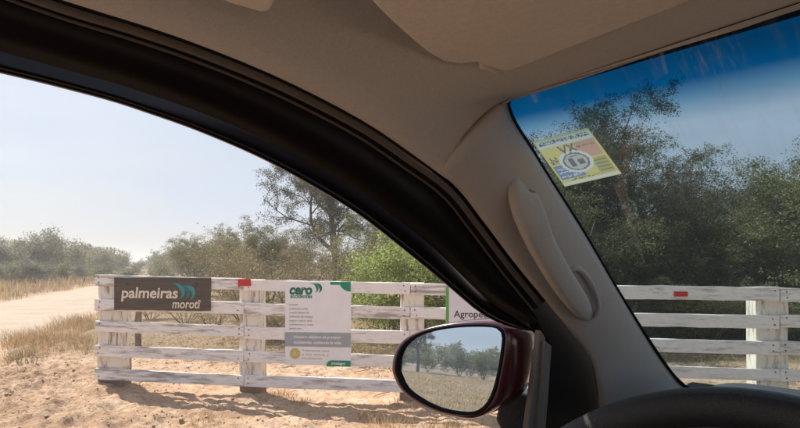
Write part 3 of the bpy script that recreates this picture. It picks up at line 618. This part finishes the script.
shape('corner_flash', [S2(340, 401), S2(226, 401)] + [S2(226 + 26 * (1 - math.cos(a)), 401 - 28 * math.sin(a)) for a in np.linspace(.1, math.pi / 2, 10)] + [S2(340, 373)], GREEN, s2, mw, -.0045)
tf2('triodagro', 250, 392, 315, .045, WHITE, 0, .001, -.0075)
# farm sign half hidden by the visor
mw, w, h = signframe(446, 545, 287, 372, .050)
s3 = empty('farm_board', mw.translation, 'pale farm sign with green left edge partly hidden behind the mirror', 'sign')
o = bmobj('panel', local_box(w, .006, h, 2, 0, 6), plain('pale_sheet', (.70, .67, .72), .45, .04, 5)); o.matrix_world = mw; mod_bevel(o, .002); keep(o, s3)
shape('edge_stripe', [(-w / 2 + .002, -h / 2), (-w / 2 + .036, -h / 2), (-w / 2 + .036, h / 2), (-w / 2 + .002, h / 2)], flat('leaf_green_stripe', (.10, .36, .06)), s3, mw, -.0045)
text('lettering', 'Agropecuaria', .112, -w / 2 + .095, h / 2 - .355, flat('black_letter', (.02, .02, .022)), s3, mw, bold=.001, y=-.0045)

# ------------------------------------------------------------------ old posts behind, utility pole
OLD = plain('grey_old_wood', (.21, .17, .13), .9, .35, 12, .4)
for (px, yb, yt, wpx, lab) in [(138, 350, 303, 6.5, 'old grey round post standing behind the name board'), (128, 347, 304, 4.5, 'thin old brown post beside the grey one behind the name board')]:
    Y = 1.6 * FPX / (yb - YH); x = gp(px, Y); zt = 1.6 + (YH - yt) / FPX * Y; r = wpx / FPX * Y / 2; z0 = gz(x, Y) - .2
    R = random.Random(px); v, f = tubes([([(x + R.uniform(-.01, .01), Y + R.uniform(-.01, .01), z0 + (zt - z0) * t) for t in np.linspace(0, 1, 7)], [r * R.uniform(.9, 1.08) for _ in range(6)] + [r * .8])], 10)
    bmx = bmesh.new(); me = npmesh('old_post', v, f, True); bmx.from_mesh(me); bmx.edges.ensure_lookup_table(); bmesh.ops.holes_fill(bmx, edges=[e for e in bmx.edges if e.is_boundary], sides=12); bmx.to_mesh(me); bmx.free()
    tag(link('old_post', me, OLD), lab, 'post', 'old posts behind the fence')
x, Y = gp(87, 64), 64.; zt = 1.6 + (YH - 246) / FPX * Y
up = empty('utility_pole', (x, Y, gz(x, Y)), 'slim pale utility pole among the far trees left of the fence', 'pole')
v, f = tubes([([(x, Y, gz(x, Y) - .3), (x, Y, 2), (x + .02, Y, zt)], (.14, .12, .09))], 10); keep(link('pole', npmesh('pole', v, f, True), plain('pale_pole', (.42, .38, .33), .9, .2, 10)), up)
bm = local_box(1.3, .1, .1); o = bmobj('crossarm', bm, OLD); o.location = (x, Y - .12, zt - .35); mod_bevel(o, .01); keep(o, up)
for dx in (-.5, 0, .5):
    v, f = tubes([([(x + dx, Y - .12, zt - .3), (x + dx, Y - .12, zt - .24), (x + dx, Y - .12, zt - .14)], (.03, .045, .03))], 8); keep(link('insulator', npmesh('insulator', v, f, True), plain('insulator', (.5, .45, .4), .3)), up)
for s_ in (0,):
    wv = []; e0 = Vector((x, Y - .12, zt - .14)); e1 = e0 + Vector((-60, -25, 1.5))
    for t in np.linspace(0, 1, 30): q = e0.lerp(e1, t); wv.append((q.x, q.y, q.z - 1.1 * 4 * t * (1 - t)))
    v, f = tubes([(wv, [.012] * 30)], 5); keep(link('wire', npmesh('wire', v, f, True), RUST), up)

# ------------------------------------------------------------------ the truck cab
cabm = plain('headliner_cloth', (.58, .52, .48), .95, .05, 300, .3); PIL = plain('pillar_plastic', (.47, .425, .395), .55, .05, 300, .15)
BLK = plain('black_plastic', (.006, .006, .007), .75, .2, 200, .2, 0, .12); RUB = plain('black_rubber', (.008, .007, .007), .75, .2, 100, 0, 0, .2); LIP = plain('seal_flock', (.11, .085, .07), .8, .1, 200)
SMOKE = plain('smoked_acrylic', (.008, .004, .004), .14, .1, 20, 0, 0, .35); MAR = plain('maroon_paint', (.075, .008, .012), .22, .08, 20); MAR.node_tree.nodes['Principled BSDF'].inputs['Coat Weight'].default_value = .8
DASH = plain('dash_vinyl', (.045, .047, .05), .6, .1, 250, .3); LEATH = plain('wheel_leather', (.022, .022, .025), .45, .15, 300, .25); VIS = plain('visor_vinyl', (.70, .60, .52), .85, .05, 250, .2)
GREYP = plain('grey_channel', (.20, .18, .165), .5, .08, 100); CHR = plain('pale_edge', (.5, .5, .52), .25, .05, 50, 0, .6)
FRAMEP = plain('dark_maroon_frame', (.007, .003, .0035), .42, .3, 14, 0, 0, .22)
truck = empty('pickup_truck', (car(-.2, -.35, 0).x, car(-.2, -.35, 0).y, gz(0, 0)), 'maroon pickup truck cab with beige lining seen from the driver seat', 'truck')
def tk(o): return keep(o, truck)

Apx = [(-260, -160), (-120, -77), (-40, -38), (62, 0), (130, 21), (200, 45), (280, 78), (360, 119), (411, 153), (453, 184), (483, 221), (514, 262), (545, 300), (572, 333), (590, 357), (598, 384), (601, 410), (602, 470)]
Spx_end = 545
Cpx = [(-260, 20), (-120, 47), (0, 72), (100, 97), (150, 113), (200, 131), (260, 157), (310, 184), (360, 215), (411, 255), (452, 289), (478, 311), (499, 323), (520, 329), (541, 333)]
Atop = catmull(Apx[:13], 60); Ct = catmull(Cpx, 60)
# headliner: u(f,l), rising from the edge over the door
ac = np.array([tocar(side(*p)) for p in catmull(Apx[:10], 80)]); o_ = np.argsort(ac[:, 0]); af, al, au = ac[o_, 0], ac[o_, 1], ac[o_, 2]

def edge(f): return float(np.interp(f, af, al)), float(np.interp(f, af, au))
P1 = side(509, 101, -.035); P2 = side(690, 386, -.06)
f1, l1, u1 = tocar(P1); f2, l2, u2 = tocar(P2); print('ws corner', f1, l1, u1, 'low', f2, l2, u2)
wsd = Vector((f2 - f1, 0, u2 - u1)); WN = (F * (u2 - u1) - U * (f2 - f1)).normalized()           # windscreen normal in the forward-up plane
def ws(px, py, off=0): return onplane(px, py, P1 + WN * off, WN)
GIp = lambda a, b: (ws(a, b) - P1).dot((F * (f2 - f1) + U * (u2 - u1)).normalized())
for q in ((800, 3), (650, 52), (509, 101)): print('tint', [(q2, round((GIp(*q2)), 3)) for q2 in ((800, 60), (800, 100), (640, 100), (640, 125), (560, 110))]) if q[0] == 800 else 0; print('header', q, [round(v, 3) for v in tocar(ws(*q))])
FH = f1 + .005
def roof_u(f, l):
    le, ue = edge(f); d = max(le - l, 0)
    kk = max(0, min(1, (f - FH + .18) / .18)); kk = kk * kk * (3 - 2 * kk)
    b0 = .080 * (1 - math.exp(-(d / .078) ** 2)) - .32 * d * math.exp(-(d / .045) ** 2)
    tg_ = float(np.interp(l, [.093, .214, .298, l1], [.193, .188, .184, u1])) + .0015; q = min(1, d / max(le - l1 - .004, .01)); b1 = (tg_ - ue) * (q * q * (3 - 2 * q))
    b = (1 - kk) * b0 + kk * b1
    k = max(0, min(1, (FH - f) / .25)); crown = .02 * min(d / .5, 1) * k
    return ue + b + crown
def headz(l): return (l1 - l)
rows = []
fs = np.concatenate([np.linspace(-1.3, -.1, 8), np.linspace(-.05, FH, 24)])
for f in fs:
    le, ue = edge(f); row = []
    for t in np.linspace(0, 1, 44):
        d = (t ** 2.2) * (le + 1.15); l = le - d
        row.append(car(f, l, roof_u(f, l)))
    rows.append(row)
tk(gridobj('headliner', rows, cabm, None, True))
rows2 = [[p + U * .035 + F * .012 for p in r] for r in rows]
tk(gridobj('roof_panel', rows2, MAR, None, True, .004))
# windscreen header trim: from the lining's front edge to the glass
hd = [tocar(ws(px, py)) for px, py in catmull([(488, 116), (497, 109), (505, 102.5), (512, 98), (522, 94), (560, 81), (650, 52), (800, 3), (900, -30), (1080, -88)], 40)]
r0 = []; r1 = []; r2 = []
for (f, l, u) in hd:
    r0.append(car(FH - .012, l, roof_u(FH, l) - .001)); r1.append(car((FH + f) / 2, l, u * .5 + roof_u(FH, l) * .5)); r2.append(car(f, l, u))
tk(gridobj('header_trim', [r0, r1, r2], cabm, None, True))
# pillar trim
Wpx = [(508, 102), (510, 110), (516, 124), (536, 155), (547, 173), (585, 233), (620, 293), (655, 350), (677, 380), (690, 392), (720, 425)]
Wc = catmull(Wpx, 40); Ac = catmull(Apx[8:], 60)
# left edge starts at the seam
k0 = int(np.argmin(np.hypot(Ac[:, 0] - 440, Ac[:, 1] - 172))); Ac = catmull(Ac[k0:], 40)
prow = []
ncol = 14
for a, w_ in zip(Ac, Wc):
    A3 = side(*a); W3 = ws(w_[0] - 1.5, w_[1]); mid = (A3 + W3) / 2; nn = (EYE - mid).normalized(); row = []
    for j in range(ncol + 1):
        t = j / ncol; b = (math.sin(math.pi * t) ** .7 if 0 < t < 1 else 0) * .022
        row.append(A3.lerp(W3, t) + nn * b)
    prow.append(row)
tk(gridobj('pillar_trim', prow, PIL, None, True, .010, 1))
# thin seam shadow gap comes from a lip on the lining
pl_pts = [p for r in prow for p in r[3:-3]]
ctr = sum(pl_pts, Vector()) / len(pl_pts)
cov = np.array([[*(p - ctr)] for p in pl_pts]); PN = Vector(np.linalg.svd(cov)[2][2]);
if PN.dot(EYE - ctr) < 0: PN = -PN
def pil(px, py, off=0.): return onplane(px, py, ctr + PN * off, PN)
# grab handle on the pillar
hp = catmull([(516, 178), (521, 192), (530, 216), (542, 245), (560, 277), (576, 300), (588, 316)], 26)
offs = np.interp(np.linspace(0, 1, 26), [0, .1, .28, .6, .85, 1], [-.006, .012, .024, .026, .018, -.006])
wid = np.interp(np.linspace(0, 1, 26), [0, .08, .22, .5, .8, .93, 1], [.012, .019, .021, .018, .0175, .016, .009])
sq_ = lambda v: math.copysign(abs(v) ** .6, v)
hx = [pil(p[0], p[1], o) for p, o in zip(hp, offs)]; rings = []
for i, c in enumerate(hx):
    t = (hx[min(i + 1, 25)] - hx[max(i - 1, 0)]).normalized(); sdv = t.cross(PN).normalized(); rings.append([c + sdv * (wid[i] * sq_(math.cos(a))) + PN * (.011 * sq_(math.sin(a)) * (wid[i] / .024) ** .5) for a in np.linspace(0, 2 * math.pi, 16, endpoint=False)])
gh = tk(loft('grab_handle', rings, PIL)); 
v, f = tubes([([tuple(pil(px, py, o)) for (px, py), o in zip(catmull([(568, 272), (577, 268), (587, 277), (595, 292), (598, 305), (596, 314), (590, 319)], 20), np.interp(np.linspace(0, 1, 20), [0, .15, .85, 1], [-.004, .005, .004, -.006]))], [.0042] * 20)], 10)
tk(link('handle_rim', npmesh('handle_rim', v, f, True), PIL))
# door seal, flocked lip, window frame, visor along the opening
def band(name, c0, c1, off0, off1, mat, solid=.004, n=3):
    rows = []
    for k in range(n):
        t = k / (n - 1); rows.append([side(*(a * (1 - t) + b * t), off0 + (off1 - off0) * t) for a, b in zip(c0, c1)])
    return tk(gridobj(name, rows, mat, None, True, solid, 0))
nrm = np.gradient(Atop, axis=0); nrm = np.stack([-nrm[:, 1], nrm[:, 0]], 1) / np.linalg.norm(nrm, axis=1)[:, None]     # to the lower left
def offc(d): return Atop + nrm * d
band('door_seal', offc(-1), offc(4.0), .004, .012, RUB)
band('seal_lip', offc(3.6), offc(9.5), .006, .010, LIP, .006)
band('door_seal', offc(9.2), offc(15), .018, .022, RUB)
band('seal_lip', offc(14.5), offc(16.5), .020, .022, LIP, .004)
frac = lambda t: offc(16) * (1 - t) + Ct * t
band('window_frame', offc(16), frac(.70), .026, .040, FRAMEP, .01)
vis = band('rain_visor', frac(.60), Ct, .062, .048, SMOKE, .003, 6)
# window run channel and black corner panel
def sideprism(name, px, off, depth, mat, bev=.002): return tk(prism(name, [side(*p, off) for p in px], L * depth, mat, None, bev))
sideprism('corner_panel', [(512, 268), (530, 280), (552, 303), (580, 333), (600, 360), (608, 386), (611, 412), (613, 500), (530, 500), (541, 400), (550, 345), (541, 331)], .030, .02, BLK, .003)
sideprism('run_channel', [(546, 341), (552, 346), (549, 390), (546, 428), (541, 500), (532, 500), (538.5, 428), (542, 390)], .014, .010, GREYP)
sideprism('run_channel', [(541, 330), (546, 338), (536.5, 428), (529, 500), (520, 500), (528.5, 428), (536, 370)], .022, .012, GREYP)
# door below the belt line, off the bottom of the picture
tk(prism('door_panel', [car(-.75, .46 + .28 * .36, -.36), car(.66, .46 + .28 * .36, -.36), car(.70, .64, -.95), car(-.75, .64, -.95)], L * .05, BLK, None, .01))
tk(prism('door_skin', [car(-.75, .54 + .28 * .36, -.35), car(.95, .54 + .28 * .36, -.33), car(1.0, .70, -.65), car(1.0, .66, -1.05), car(-.75, .66, -1.05), car(-.75, .70, -.65)], L * .012, MAR, None, .004))

# rest of the cab around the camera: floor, far door, seats, rear wall
CLOTH = plain('seat_cloth', (.24, .20, .17), .9, .15, 200, .3); CARPET = plain('floor_carpet', (.05, .048, .045), .95, .3, 200, .3)
tk(prism('floor_pan', [car(-1.3, .64, -1.05), car(1.1, .64, -1.05), car(1.1, -1.30, -1.05), car(-1.3, -1.30, -1.05)], U * .04, CARPET, None, .01))
tk(prism('passenger_door', [car(-.75, -1.27, -.34), car(.9, -1.27, -.34), car(.95, -1.33, -.95), car(-.75, -1.33, -.95)], L * -.06, BLK, None, .01))
tk(prism('rear_wall', [car(-1.3, .6, -1.0), car(-1.3, .58, -.25), car(-1.3, -1.26, -.25), car(-1.3, -1.28, -1.0)], F * -.03, cabm, None, .01))
for l_ in (.11, -.80):
    tk(prism('seat_cushion', [car(-.62, l_ + .25, -.66), car(-.02, l_ + .27, -.62), car(-.02, l_ - .27, -.62), car(-.62, l_ - .25, -.66)], U * -.16, CLOTH, None, .05, 4))
    tk(prism('seat_back', [car(-.70, l_ + .24, -.75), car(-.98, l_ + .21, -.10), car(-.98, l_ - .21, -.10), car(-.70, l_ - .24, -.75)], F * -.12, CLOTH, None, .04, 4))

# windscreen glass in its own frame: x to the right, y down the glass
gxv = -L; gyv = (F * (f2 - f1) + U * (u2 - u1)).normalized(); gzv = gxv.cross(gyv)
GM = Matrix((gxv, gyv, gzv)).transposed().to_4x4(); GM.translation = P1 + (WN if WN.dot(P1 - EYE) > 0 else -WN) * .007
GI = GM.inverted()
ln_ = math.hypot(f2 - f1, u2 - u1)
poly = [GI @ ws(*p) for p in [(503, 97), (800, -4), (1080, -96)]]
mgx = M('windscreen_glass'); tco = mgx.node('ShaderNodeTexCoord'); sx = mgx.node('ShaderNodeSeparateXYZ'); mgx.l.new(tco.outputs['Object'], sx.inputs[0])
tint = mgx.ramp(sx.outputs[1], [(.0, (.0, .075, .17)), (.032, (.0, .12, .27)), (.055, (.17, .36, .48)), (.09, (.55, .66, .69)), (1.0, (.55, .66, .69))])
tb = mgx.node('ShaderNodeBsdfTransparent'); mgx.l.new(tint, tb.inputs[0]); gl = mgx.node('ShaderNodeBsdfGlossy'); gl.inputs['Roughness'].default_value = .02
m1 = mgx.node('ShaderNodeMixShader'); m1.inputs[0].default_value = .035; mgx.l.new(tb.outputs[0], m1.inputs[1]); mgx.l.new(gl.outputs[0], m1.inputs[2])
df = mgx.node('ShaderNodeBsdfDiffuse'); df.inputs[0].default_value = (.6, .58, .55, 1)
sm = mgx.noise(mgx.coords('Object', (30, 5, 1)), 3, 6, .6); dust = mgx.ramp(sm, [(.5, (.010, .010, .010)), (.74, (.10, .10, .10))])
pA, pB = GI @ ws(704, 28), GI @ ws(716, 104)
smr = mgx.node('ShaderNodeMapping'); mgx.l.new(tco.outputs['Object'], smr.inputs[0]); smr.inputs['Location'].default_value = (-(pA.x + pB.x) / 2 * 30, -(pA.y + pB.y) / 2 / (abs(pB.y - pA.y) * .75), 0); smr.inputs['Scale'].default_value = (30, 1 / (abs(pB.y - pA.y) * .75), 0)
sg_ = mgx.node('ShaderNodeTexGradient', gradient_type='SPHERICAL'); mgx.l.new(smr.outputs[0], sg_.inputs[0])
sn = mgx.noise(mgx.coords('Object', (160, 14, 1)), 2, 5, .6); sr_ = mgx.ramp(sn, [(.5, (0, 0, 0)), (.7, (.35, .35, .35))])
smm = mgx.mix(1.0, sr_, sg_.outputs[0], 'MULTIPLY'); dust = mgx.mix(1.0, dust, smm, 'ADD')
m2 = mgx.node('ShaderNodeMixShader'); mgx.l.new(dust, m2.inputs[0]); mgx.l.new(m1.outputs[0], m2.inputs[1]); mgx.l.new(df.outputs[0], m2.inputs[2]); mgx.l.new(m2.outputs[0], mgx.out.inputs[0])
# outline on the glass plane: header, far side, base, pillar edge
xr_ = 1.30
gp_ = [GI @ ws(*p) for p in [(499, 99), (508, 93), (560, 76)]] + [GI @ ws(800, -3), Vector((xr_, (GI @ ws(800, -2)).y - .05, 0)), Vector((xr_ + .15, ln_ + .12, 0))] + [GI @ ws(*p) for p in [(728, 432), (682, 395), (668, 383), (646, 352), (610, 296), (575, 236), (538, 178), (526, 157), (506, 126), (499, 110)]]
gv = [GM @ Vector((p.x, p.y, 0)) for p in gp_]
gobj = pyd('windscreen', [(p.x, p.y, 0) for p in gp_], [tuple(range(len(gp_)))], mgx.m); gobj.matrix_world = GM; tk(gobj)
# black printed border just outside the glass along the pillar and header
frit = catmull([(690, 391), (676, 380), (654, 350), (618, 293), (583, 233), (546, 175), (534, 155), (515, 125), (508.5, 110), (508, 103), (513, 97.5), (560, 81.5), (650, 52.5), (800, 3.5), (1000, -61)], 90)
gtan = np.gradient(frit, axis=0); gn = np.stack([-gtan[:, 1], gtan[:, 0]], 1) / np.linalg.norm(gtan, axis=1)[:, None]
tk(gridobj('glass_border', [[ws(*(p - q * (1.2 if p[0] > 516 and p[1] < 97 else 4.5)), -.002) for p, q in zip(frit, gn)], [ws(*(p + q * (.3 if p[0] > 516 and p[1] < 97 else 2.2)), -.002) for p, q in zip(frit, gn)]], RUB, None, True, .002))

# windscreen sticker
sq = [ws(533, 141, -.001), ws(588, 127, -.001), ws(622, 173, -.001), ws(565, 186, -.001)]
# flat local frame on the glass behind the four corners: bilinear placement
def sp(u, v, off=-.002):
    a, b, c, d = sq; p = (a * (1 - u) + b * u) * (1 - v) + (d * (1 - u) + c * u) * v; n = WN if WN.dot(EYE - p) > 0 else -WN
    return p + n * (-off)
NS = 56; YEL, WHT, BLU, RDD, GRY, OLV, PAL = (.58, .52, .24), (.62, .62, .60), (.22, .27, .42), (.54, .34, .28), (.19, .19, .19), (.42, .39, .2), (.48, .48, .47)
pic = np.empty((NS, NS, 3)); pic[:] = YEL; uu, vv = np.meshgrid((np.arange(NS) + .5) / NS, (np.arange(NS) + .5) / NS)
def pr(a, b, c, d, col): pic[(uu > a) & (uu < c) & (vv > b) & (vv < d)] = col
pr(.02, .03, .98, .17, WHT); pr(.60, .20, .96, .52, RDD); pr(.03, .56, .48, .86, BLU); pr(.72, .56, .97, .9, OLV); pr(.02, .93, .98, .985, WHT)
R5 = np.random.default_rng(4)
for (a, b, c, d, col) in ((.05, .06, .95, .13, GRY), (.05, .38, .2, .52, GRY), (.06, .62, .30, .66, WHT), (.06, .70, .30, .74, WHT), (.06, .79, .42, .82, WHT), (.2, .87, .7, .91, GRY), (.63, .26, .93, .30, GRY)):
    m_ = (uu > a) & (uu < c) & (vv > b) & (vv < d) & (R5.random((NS, NS)) < .55); pic[m_] = col
for q_ in (.61, .68, .75, .82): pr(.75, q_, .94, q_ + .022, GRY)
e_ = ((uu - .47) / .28) ** 2 + ((vv - .55) / .235) ** 2; pic[e_ < 1] = WHT; pic[(e_ < .62) & (e_ > .46)] = GRY; pic[e_ < .46] = PAL
pr(.36, .47, .44, .64, GRY); pr(.50, .52, .60, .62, GRY); pr(.41, .42, .53, .45, GRY)
for k in range(40):
    t = k / 39; 
    for a0, a1 in ((.33, .395), (.46, .395), (.49, .60), (.60, .49)):
        x_ = a0 + (a1 - a0) * t; pic[(np.abs(uu - x_) < .014) & (np.abs(vv - (.20 + .14 * t)) < .012)] = GRY
me = npmesh('sticker', [sp(a / NS, b / NS, -.001) for b in range(NS + 1) for a in range(NS + 1)], [(b * (NS + 1) + a, b * (NS + 1) + a + 1, (b + 1) * (NS + 1) + a + 1, (b + 1) * (NS + 1) + a) for b in range(NS) for a in range(NS)])
ca = me.color_attributes.new('print', 'FLOAT_COLOR', 'CORNER'); ca.data.foreach_set('color', np.repeat(np.concatenate([pic.reshape(-1, 3), np.ones((NS * NS, 1))], 1), 4, 0).astype(np.float32).ravel())
ms_ = M('printed_sticker'); an_ = ms_.node('ShaderNodeAttribute', attribute_name='print'); ms_.base(an_.outputs['Color']); ms_.rough(.35)
tr_ = ms_.node('ShaderNodeBsdfTranslucent'); ms_.l.new(an_.outputs['Color'], tr_.inputs[0]); mm_ = ms_.node('ShaderNodeMixShader'); mm_.inputs[0].default_value = .5; ms_.l.new(ms_.p.outputs[0], mm_.inputs[1]); ms_.l.new(tr_.outputs[0], mm_.inputs[2]); ms_.l.new(mm_.outputs[0], ms_.out.inputs[0])
stk = link('sticker', me, ms_.m); keep(stk, truck); stk['label'] = 'square yellow inspection sticker on the windscreen'

# sun visor folded against the lining
UV_ = .168
def rp(px, py, u): d = ray(px, py); return EYE + d * (u / d.z)
vo = [tocar(rp(px, py, UV_)) for px, py in catmull([(345, -42), (359, -2), (372, 20), (400, 45), (425, 65), (440, 73.5), (456, 76.5), (475, 75), (487, 79), (503, 84), (520, 80), (575, 60), (680, 22), (800, -24), (930, -72)], 40)]
vo = [(f, l) for f, l, u in vo]; fr0 = .16
vo += [(fr0, vo[-1][1]), (fr0, vo[0][1] - .02), (fr0 + .02, vo[0][1])]
sv = tk(prism('sun_visor', [car(f, l, UV_ + .010) for f, l in vo], U * .014, VIS, None, .0075, 4))
piv = [tocar(rp(px, py, UV_ + .006)) for px, py in [(474, 76), (484, 71), (498, 76), (511, 88), (500, 95), (486, 90)]]
tk(prism('visor_mount', [car(f, l, UV_ + .013) for f, l, u in piv], U * .016, VIS, None, .006, 4))
gc = [tocar(rp(px, py, .165)) for px, py in [(205, -30), (216, -6), (226, 3), (262, 13.5), (270, 12), (275, 4), (278, -12), (275, -40)]]
tk(prism('assist_grip', [car(f, l, .165) for f, l, u in gc], U * .05, VIS, None, .006, 4))

# door mirror
dM = ray(452, 369); M0 = EYE + dM / math.hypot(dM.x, dM.y) * 1.0
rdir = ((-F) * math.cos(math.radians(13.5)) + L * math.sin(math.radians(13.5)) - U * .012).normalized(); inc = (M0 - EYE).normalized(); MN = (rdir - inc).normalized()
def mr(px, py, off=0.): return onplane(px, py, M0 + MN * off, MN)
gpx = [(400.5, 371), (402, 356), (408, 345), (418, 337), (435, 331), (460, 327.5), (485, 327), (498, 329), (502.5, 336), (501.5, 350), (498, 372), (492, 393), (484, 406), (473, 411.5), (458, 411), (440, 407), (422, 398), (408, 387), (400.5, 371)]
opx = [(389.5, 372), (391, 357), (397, 344), (408, 335), (428, 327), (455, 322), (485, 320.5), (503, 323.5), (510, 333), (509, 352), (505, 375), (500, 398), (489, 413), (474, 419.5), (456, 418.5), (436, 413.5), (415, 404), (398, 390), (389.5, 372)]
N = 48
g2 = catmull(gpx, N + 1)[:-1]; o2 = catmull(opx, N + 1)[:-1]
mgm = M('mirror_silver'); mgm.base((.64, .75, .86)); mgm.p.inputs['Metallic'].default_value = 1; mgm.rough(.0)
sm_ = tk(pyd('side_mirror', [mr(*p, -.012) for p in g2], [tuple(range(N))], BLK)); bm = bmesh.new(); bm.from_mesh(sm_.data); bm.faces.ensure_lookup_table()
bm.free(); bpy.data.objects.remove(sm_)
gv3 = [mr(*p, -.004) for p in g2]; ov3 = [mr(*p, 0) for p in o2]; oc = sum(ov3, Vector()) / N
rings = []
sh = F * .95 + L * .12 - MN * .2
for k, (dep, sc, ins) in enumerate([(-.002, .0, 1), (.004, .35, 0), (0.0, .8, 0), (.012, 1.0, 0)]): pass
bez = [[g + (o - g) * 0.0 - MN * .006 for g, o in zip(gv3, ov3)], [g.lerp(o, .02) + MN * .004 for g, o in zip(gv3, ov3)], [g.lerp(o, .35) + MN * .006 for g, o in zip(gv3, ov3)], [g.lerp(o, .5) + MN * .002 for g, o in zip(gv3, ov3)], [g.lerp(o, .5) - MN * .006 for g, o in zip(gv3, ov3)]]
bz = loft('bezel', bez, BLK, None, True, False)
shell = []
shell.append([g.lerp(o, .42) + MN * .003 for g, o in zip(gv3, ov3)]); shell.append([g.lerp(o, .8) + MN * .002 for g, o in zip(gv3, ov3)])
for d_, s_ in ((.004, 1.0), (.04, 1.01), (.09, 1.0), (.135, .94), (.165, .80), (.18, .55), (.186, .2)):
    shell.append([oc + (o - oc) * s_ + F * (d_ + .004) + L * (.02 * d_ / .126) for o in ov3])
mhouse = loft('mirror_housing', shell, MAR, None, True, False); mod_sub(mhouse, 1)
tk(mhouse); keep(bz, mhouse) if False else None
def under(o, p): o.parent = p; o.matrix_parent_inverse = p.matrix_world.inverted(); return o
bpy.context.view_layer.update()
under(bz, mhouse)
mgl = pyd('mirror_glass', gv3, [tuple(range(N))], mgm.m); bm = bmesh.new(); bm.from_mesh(mgl.data); bm.normal_update()
if list(bm.faces)[0].normal.dot(MN) < 0: bmesh.ops.reverse_faces(bm, faces=bm.faces)
bm.to_mesh(mgl.data); bm.free(); under(mgl, mhouse)
# arm from housing to door
arm = [EYE + ray(px, py) / math.hypot(1, ray(px, py).x) * 1.13 for px, py in [(499, 399), (506, 393), (535, 397), (545, 400), (545, 446), (505, 440), (494, 420)]]
under(prism('mirror_arm', arm, F * .07, DASH, None, .008, 3), mhouse)

# dashboard
prof = [(1.62, -.32), (1.42, -.262), (1.15, -.216), (1.0, -.210), (.93, -.222), (.88, -.262), (.86, -.34), (.80, -.42), (.82, -.62), (1.05, -.8)]
dr = []
for l in np.linspace(.545, -1.2, 24):
    end = max(0, min(1, (l - .33) / .13)); end = end * end * (3 - 2 * end); hump = -.17 * end
    dr.append([car(f + (.04 * end), l, u + hump) for k, (f, u) in enumerate(catmull(prof, 34))])
tk(gridobj('dashboard', dr, DASH, None, True, .008, 0))
tk(prism('cowl', [car(1.25, .58, -.36), car(1.75, .58, -.33), car(1.75, -1.25, -.33), car(1.25, -1.25, -.36)], U * -.05, BLK, None, .01))
# steering wheel
wf, wl2, wu, wt = .374, .106, -.275, .48
wc = car(wf, wl2, wu); wa = L; wb = U * math.cos(wt) + F * math.sin(wt); wn3 = wa.cross(wb)
if wn3.dot(F) > 0: wn3 = -wn3
rings = []
for i in range(96):
    a = 2 * math.pi * i / 96; c = wc + (wa * math.cos(a) + wb * math.sin(a)) * .195; rd_ = (wa * math.cos(a) + wb * math.sin(a)); gpn = .0015 * (1 if abs(math.sin(a) - .35) < .12 else 0)
    rings.append([c + rd_ * ((.0145 + gpn) * math.cos(b)) + wn3 * ((.0165 + gpn) * math.sin(b)) for b in np.linspace(0, 2 * math.pi, 16, endpoint=False)])
rings.append(rings[0]); sw_ = tk(loft('steering_wheel', rings, LEATH, None, True, False))
bpy.context.view_layer.update()
hubr = []
for d_, r_ in ((-.05, .055), (-.03, .075), (.0, .082), (.015, .076), (.024, .05), (.026, .01)):
    hubr.append([wc + wa * (r_ * 1.1 * math.cos(a)) + wb * (r_ * math.sin(a)) + wn3 * (d_ - .03) for a in np.linspace(0, 2 * math.pi, 28, endpoint=False)])
under(loft('hub', hubr, LEATH), sw_)
for a0 in (8, 172, 262, 278):
    a = math.radians(a0); d_ = wa * math.cos(a) + wb * math.sin(a); t_ = wa * -math.sin(a) + wb * math.cos(a)
    rr = []
    for t, w_, dz in ((.05, .028, -.035), (.1, .022, -.026), (.15, .017, -.012), (.19, .02, 0)):
        rr.append([wc + d_ * t + t_ * (w_ * math.cos(b)) + wn3 * (dz + .009 * math.sin(b)) for b in np.linspace(0, 2 * math.pi, 12, endpoint=False)])
    under(loft('spoke', rr, GREYP if a0 in (8, 172) else LEATH), sw_)
v, f = tubes([([wc - wn3 * t for t in (.06, .2, .5)], (.05, .06, .07))], 20); under(link('steering_column', npmesh('steering_column', v, f, True), BLK), sw_)
v, f = tubes([([wc - wn3 * .10 + wa * .05, wc - wn3 * .09 + wa * .12 + wb * .015, wc - wn3 * .085 + wa * .20 + wb * .03], (.009, .009, .013))], 12)
under(link('indicator_stalk', npmesh('indicator_stalk', v, f, True), BLK), sw_)

# ------------------------------------------------------------------ haze
bm = bmesh.new(); bmesh.ops.create_cube(bm, size=1, matrix=Matrix.Translation((0, 0, 5.5)) @ Matrix.Diagonal((2600, 2600, 15, 1)))
hm = bpy.data.materials.new('haze_air'); hm.use_nodes = True; hn = hm.node_tree.nodes; hn.clear(); ho = hn.new('ShaderNodeOutputMaterial'); pv = hn.new('ShaderNodeVolumePrincipled')
pv.inputs['Color'].default_value = (1, .98, .95, 1); pv.inputs['Density'].default_value = .0021; pv.inputs['Anisotropy'].default_value = .3; hm.node_tree.links.new(pv.outputs[0], ho.inputs['Volume'])
hz = bmobj('haze', bm, hm); tag(hz, 'thin dusty haze in the air', 'haze', None, 'stuff')
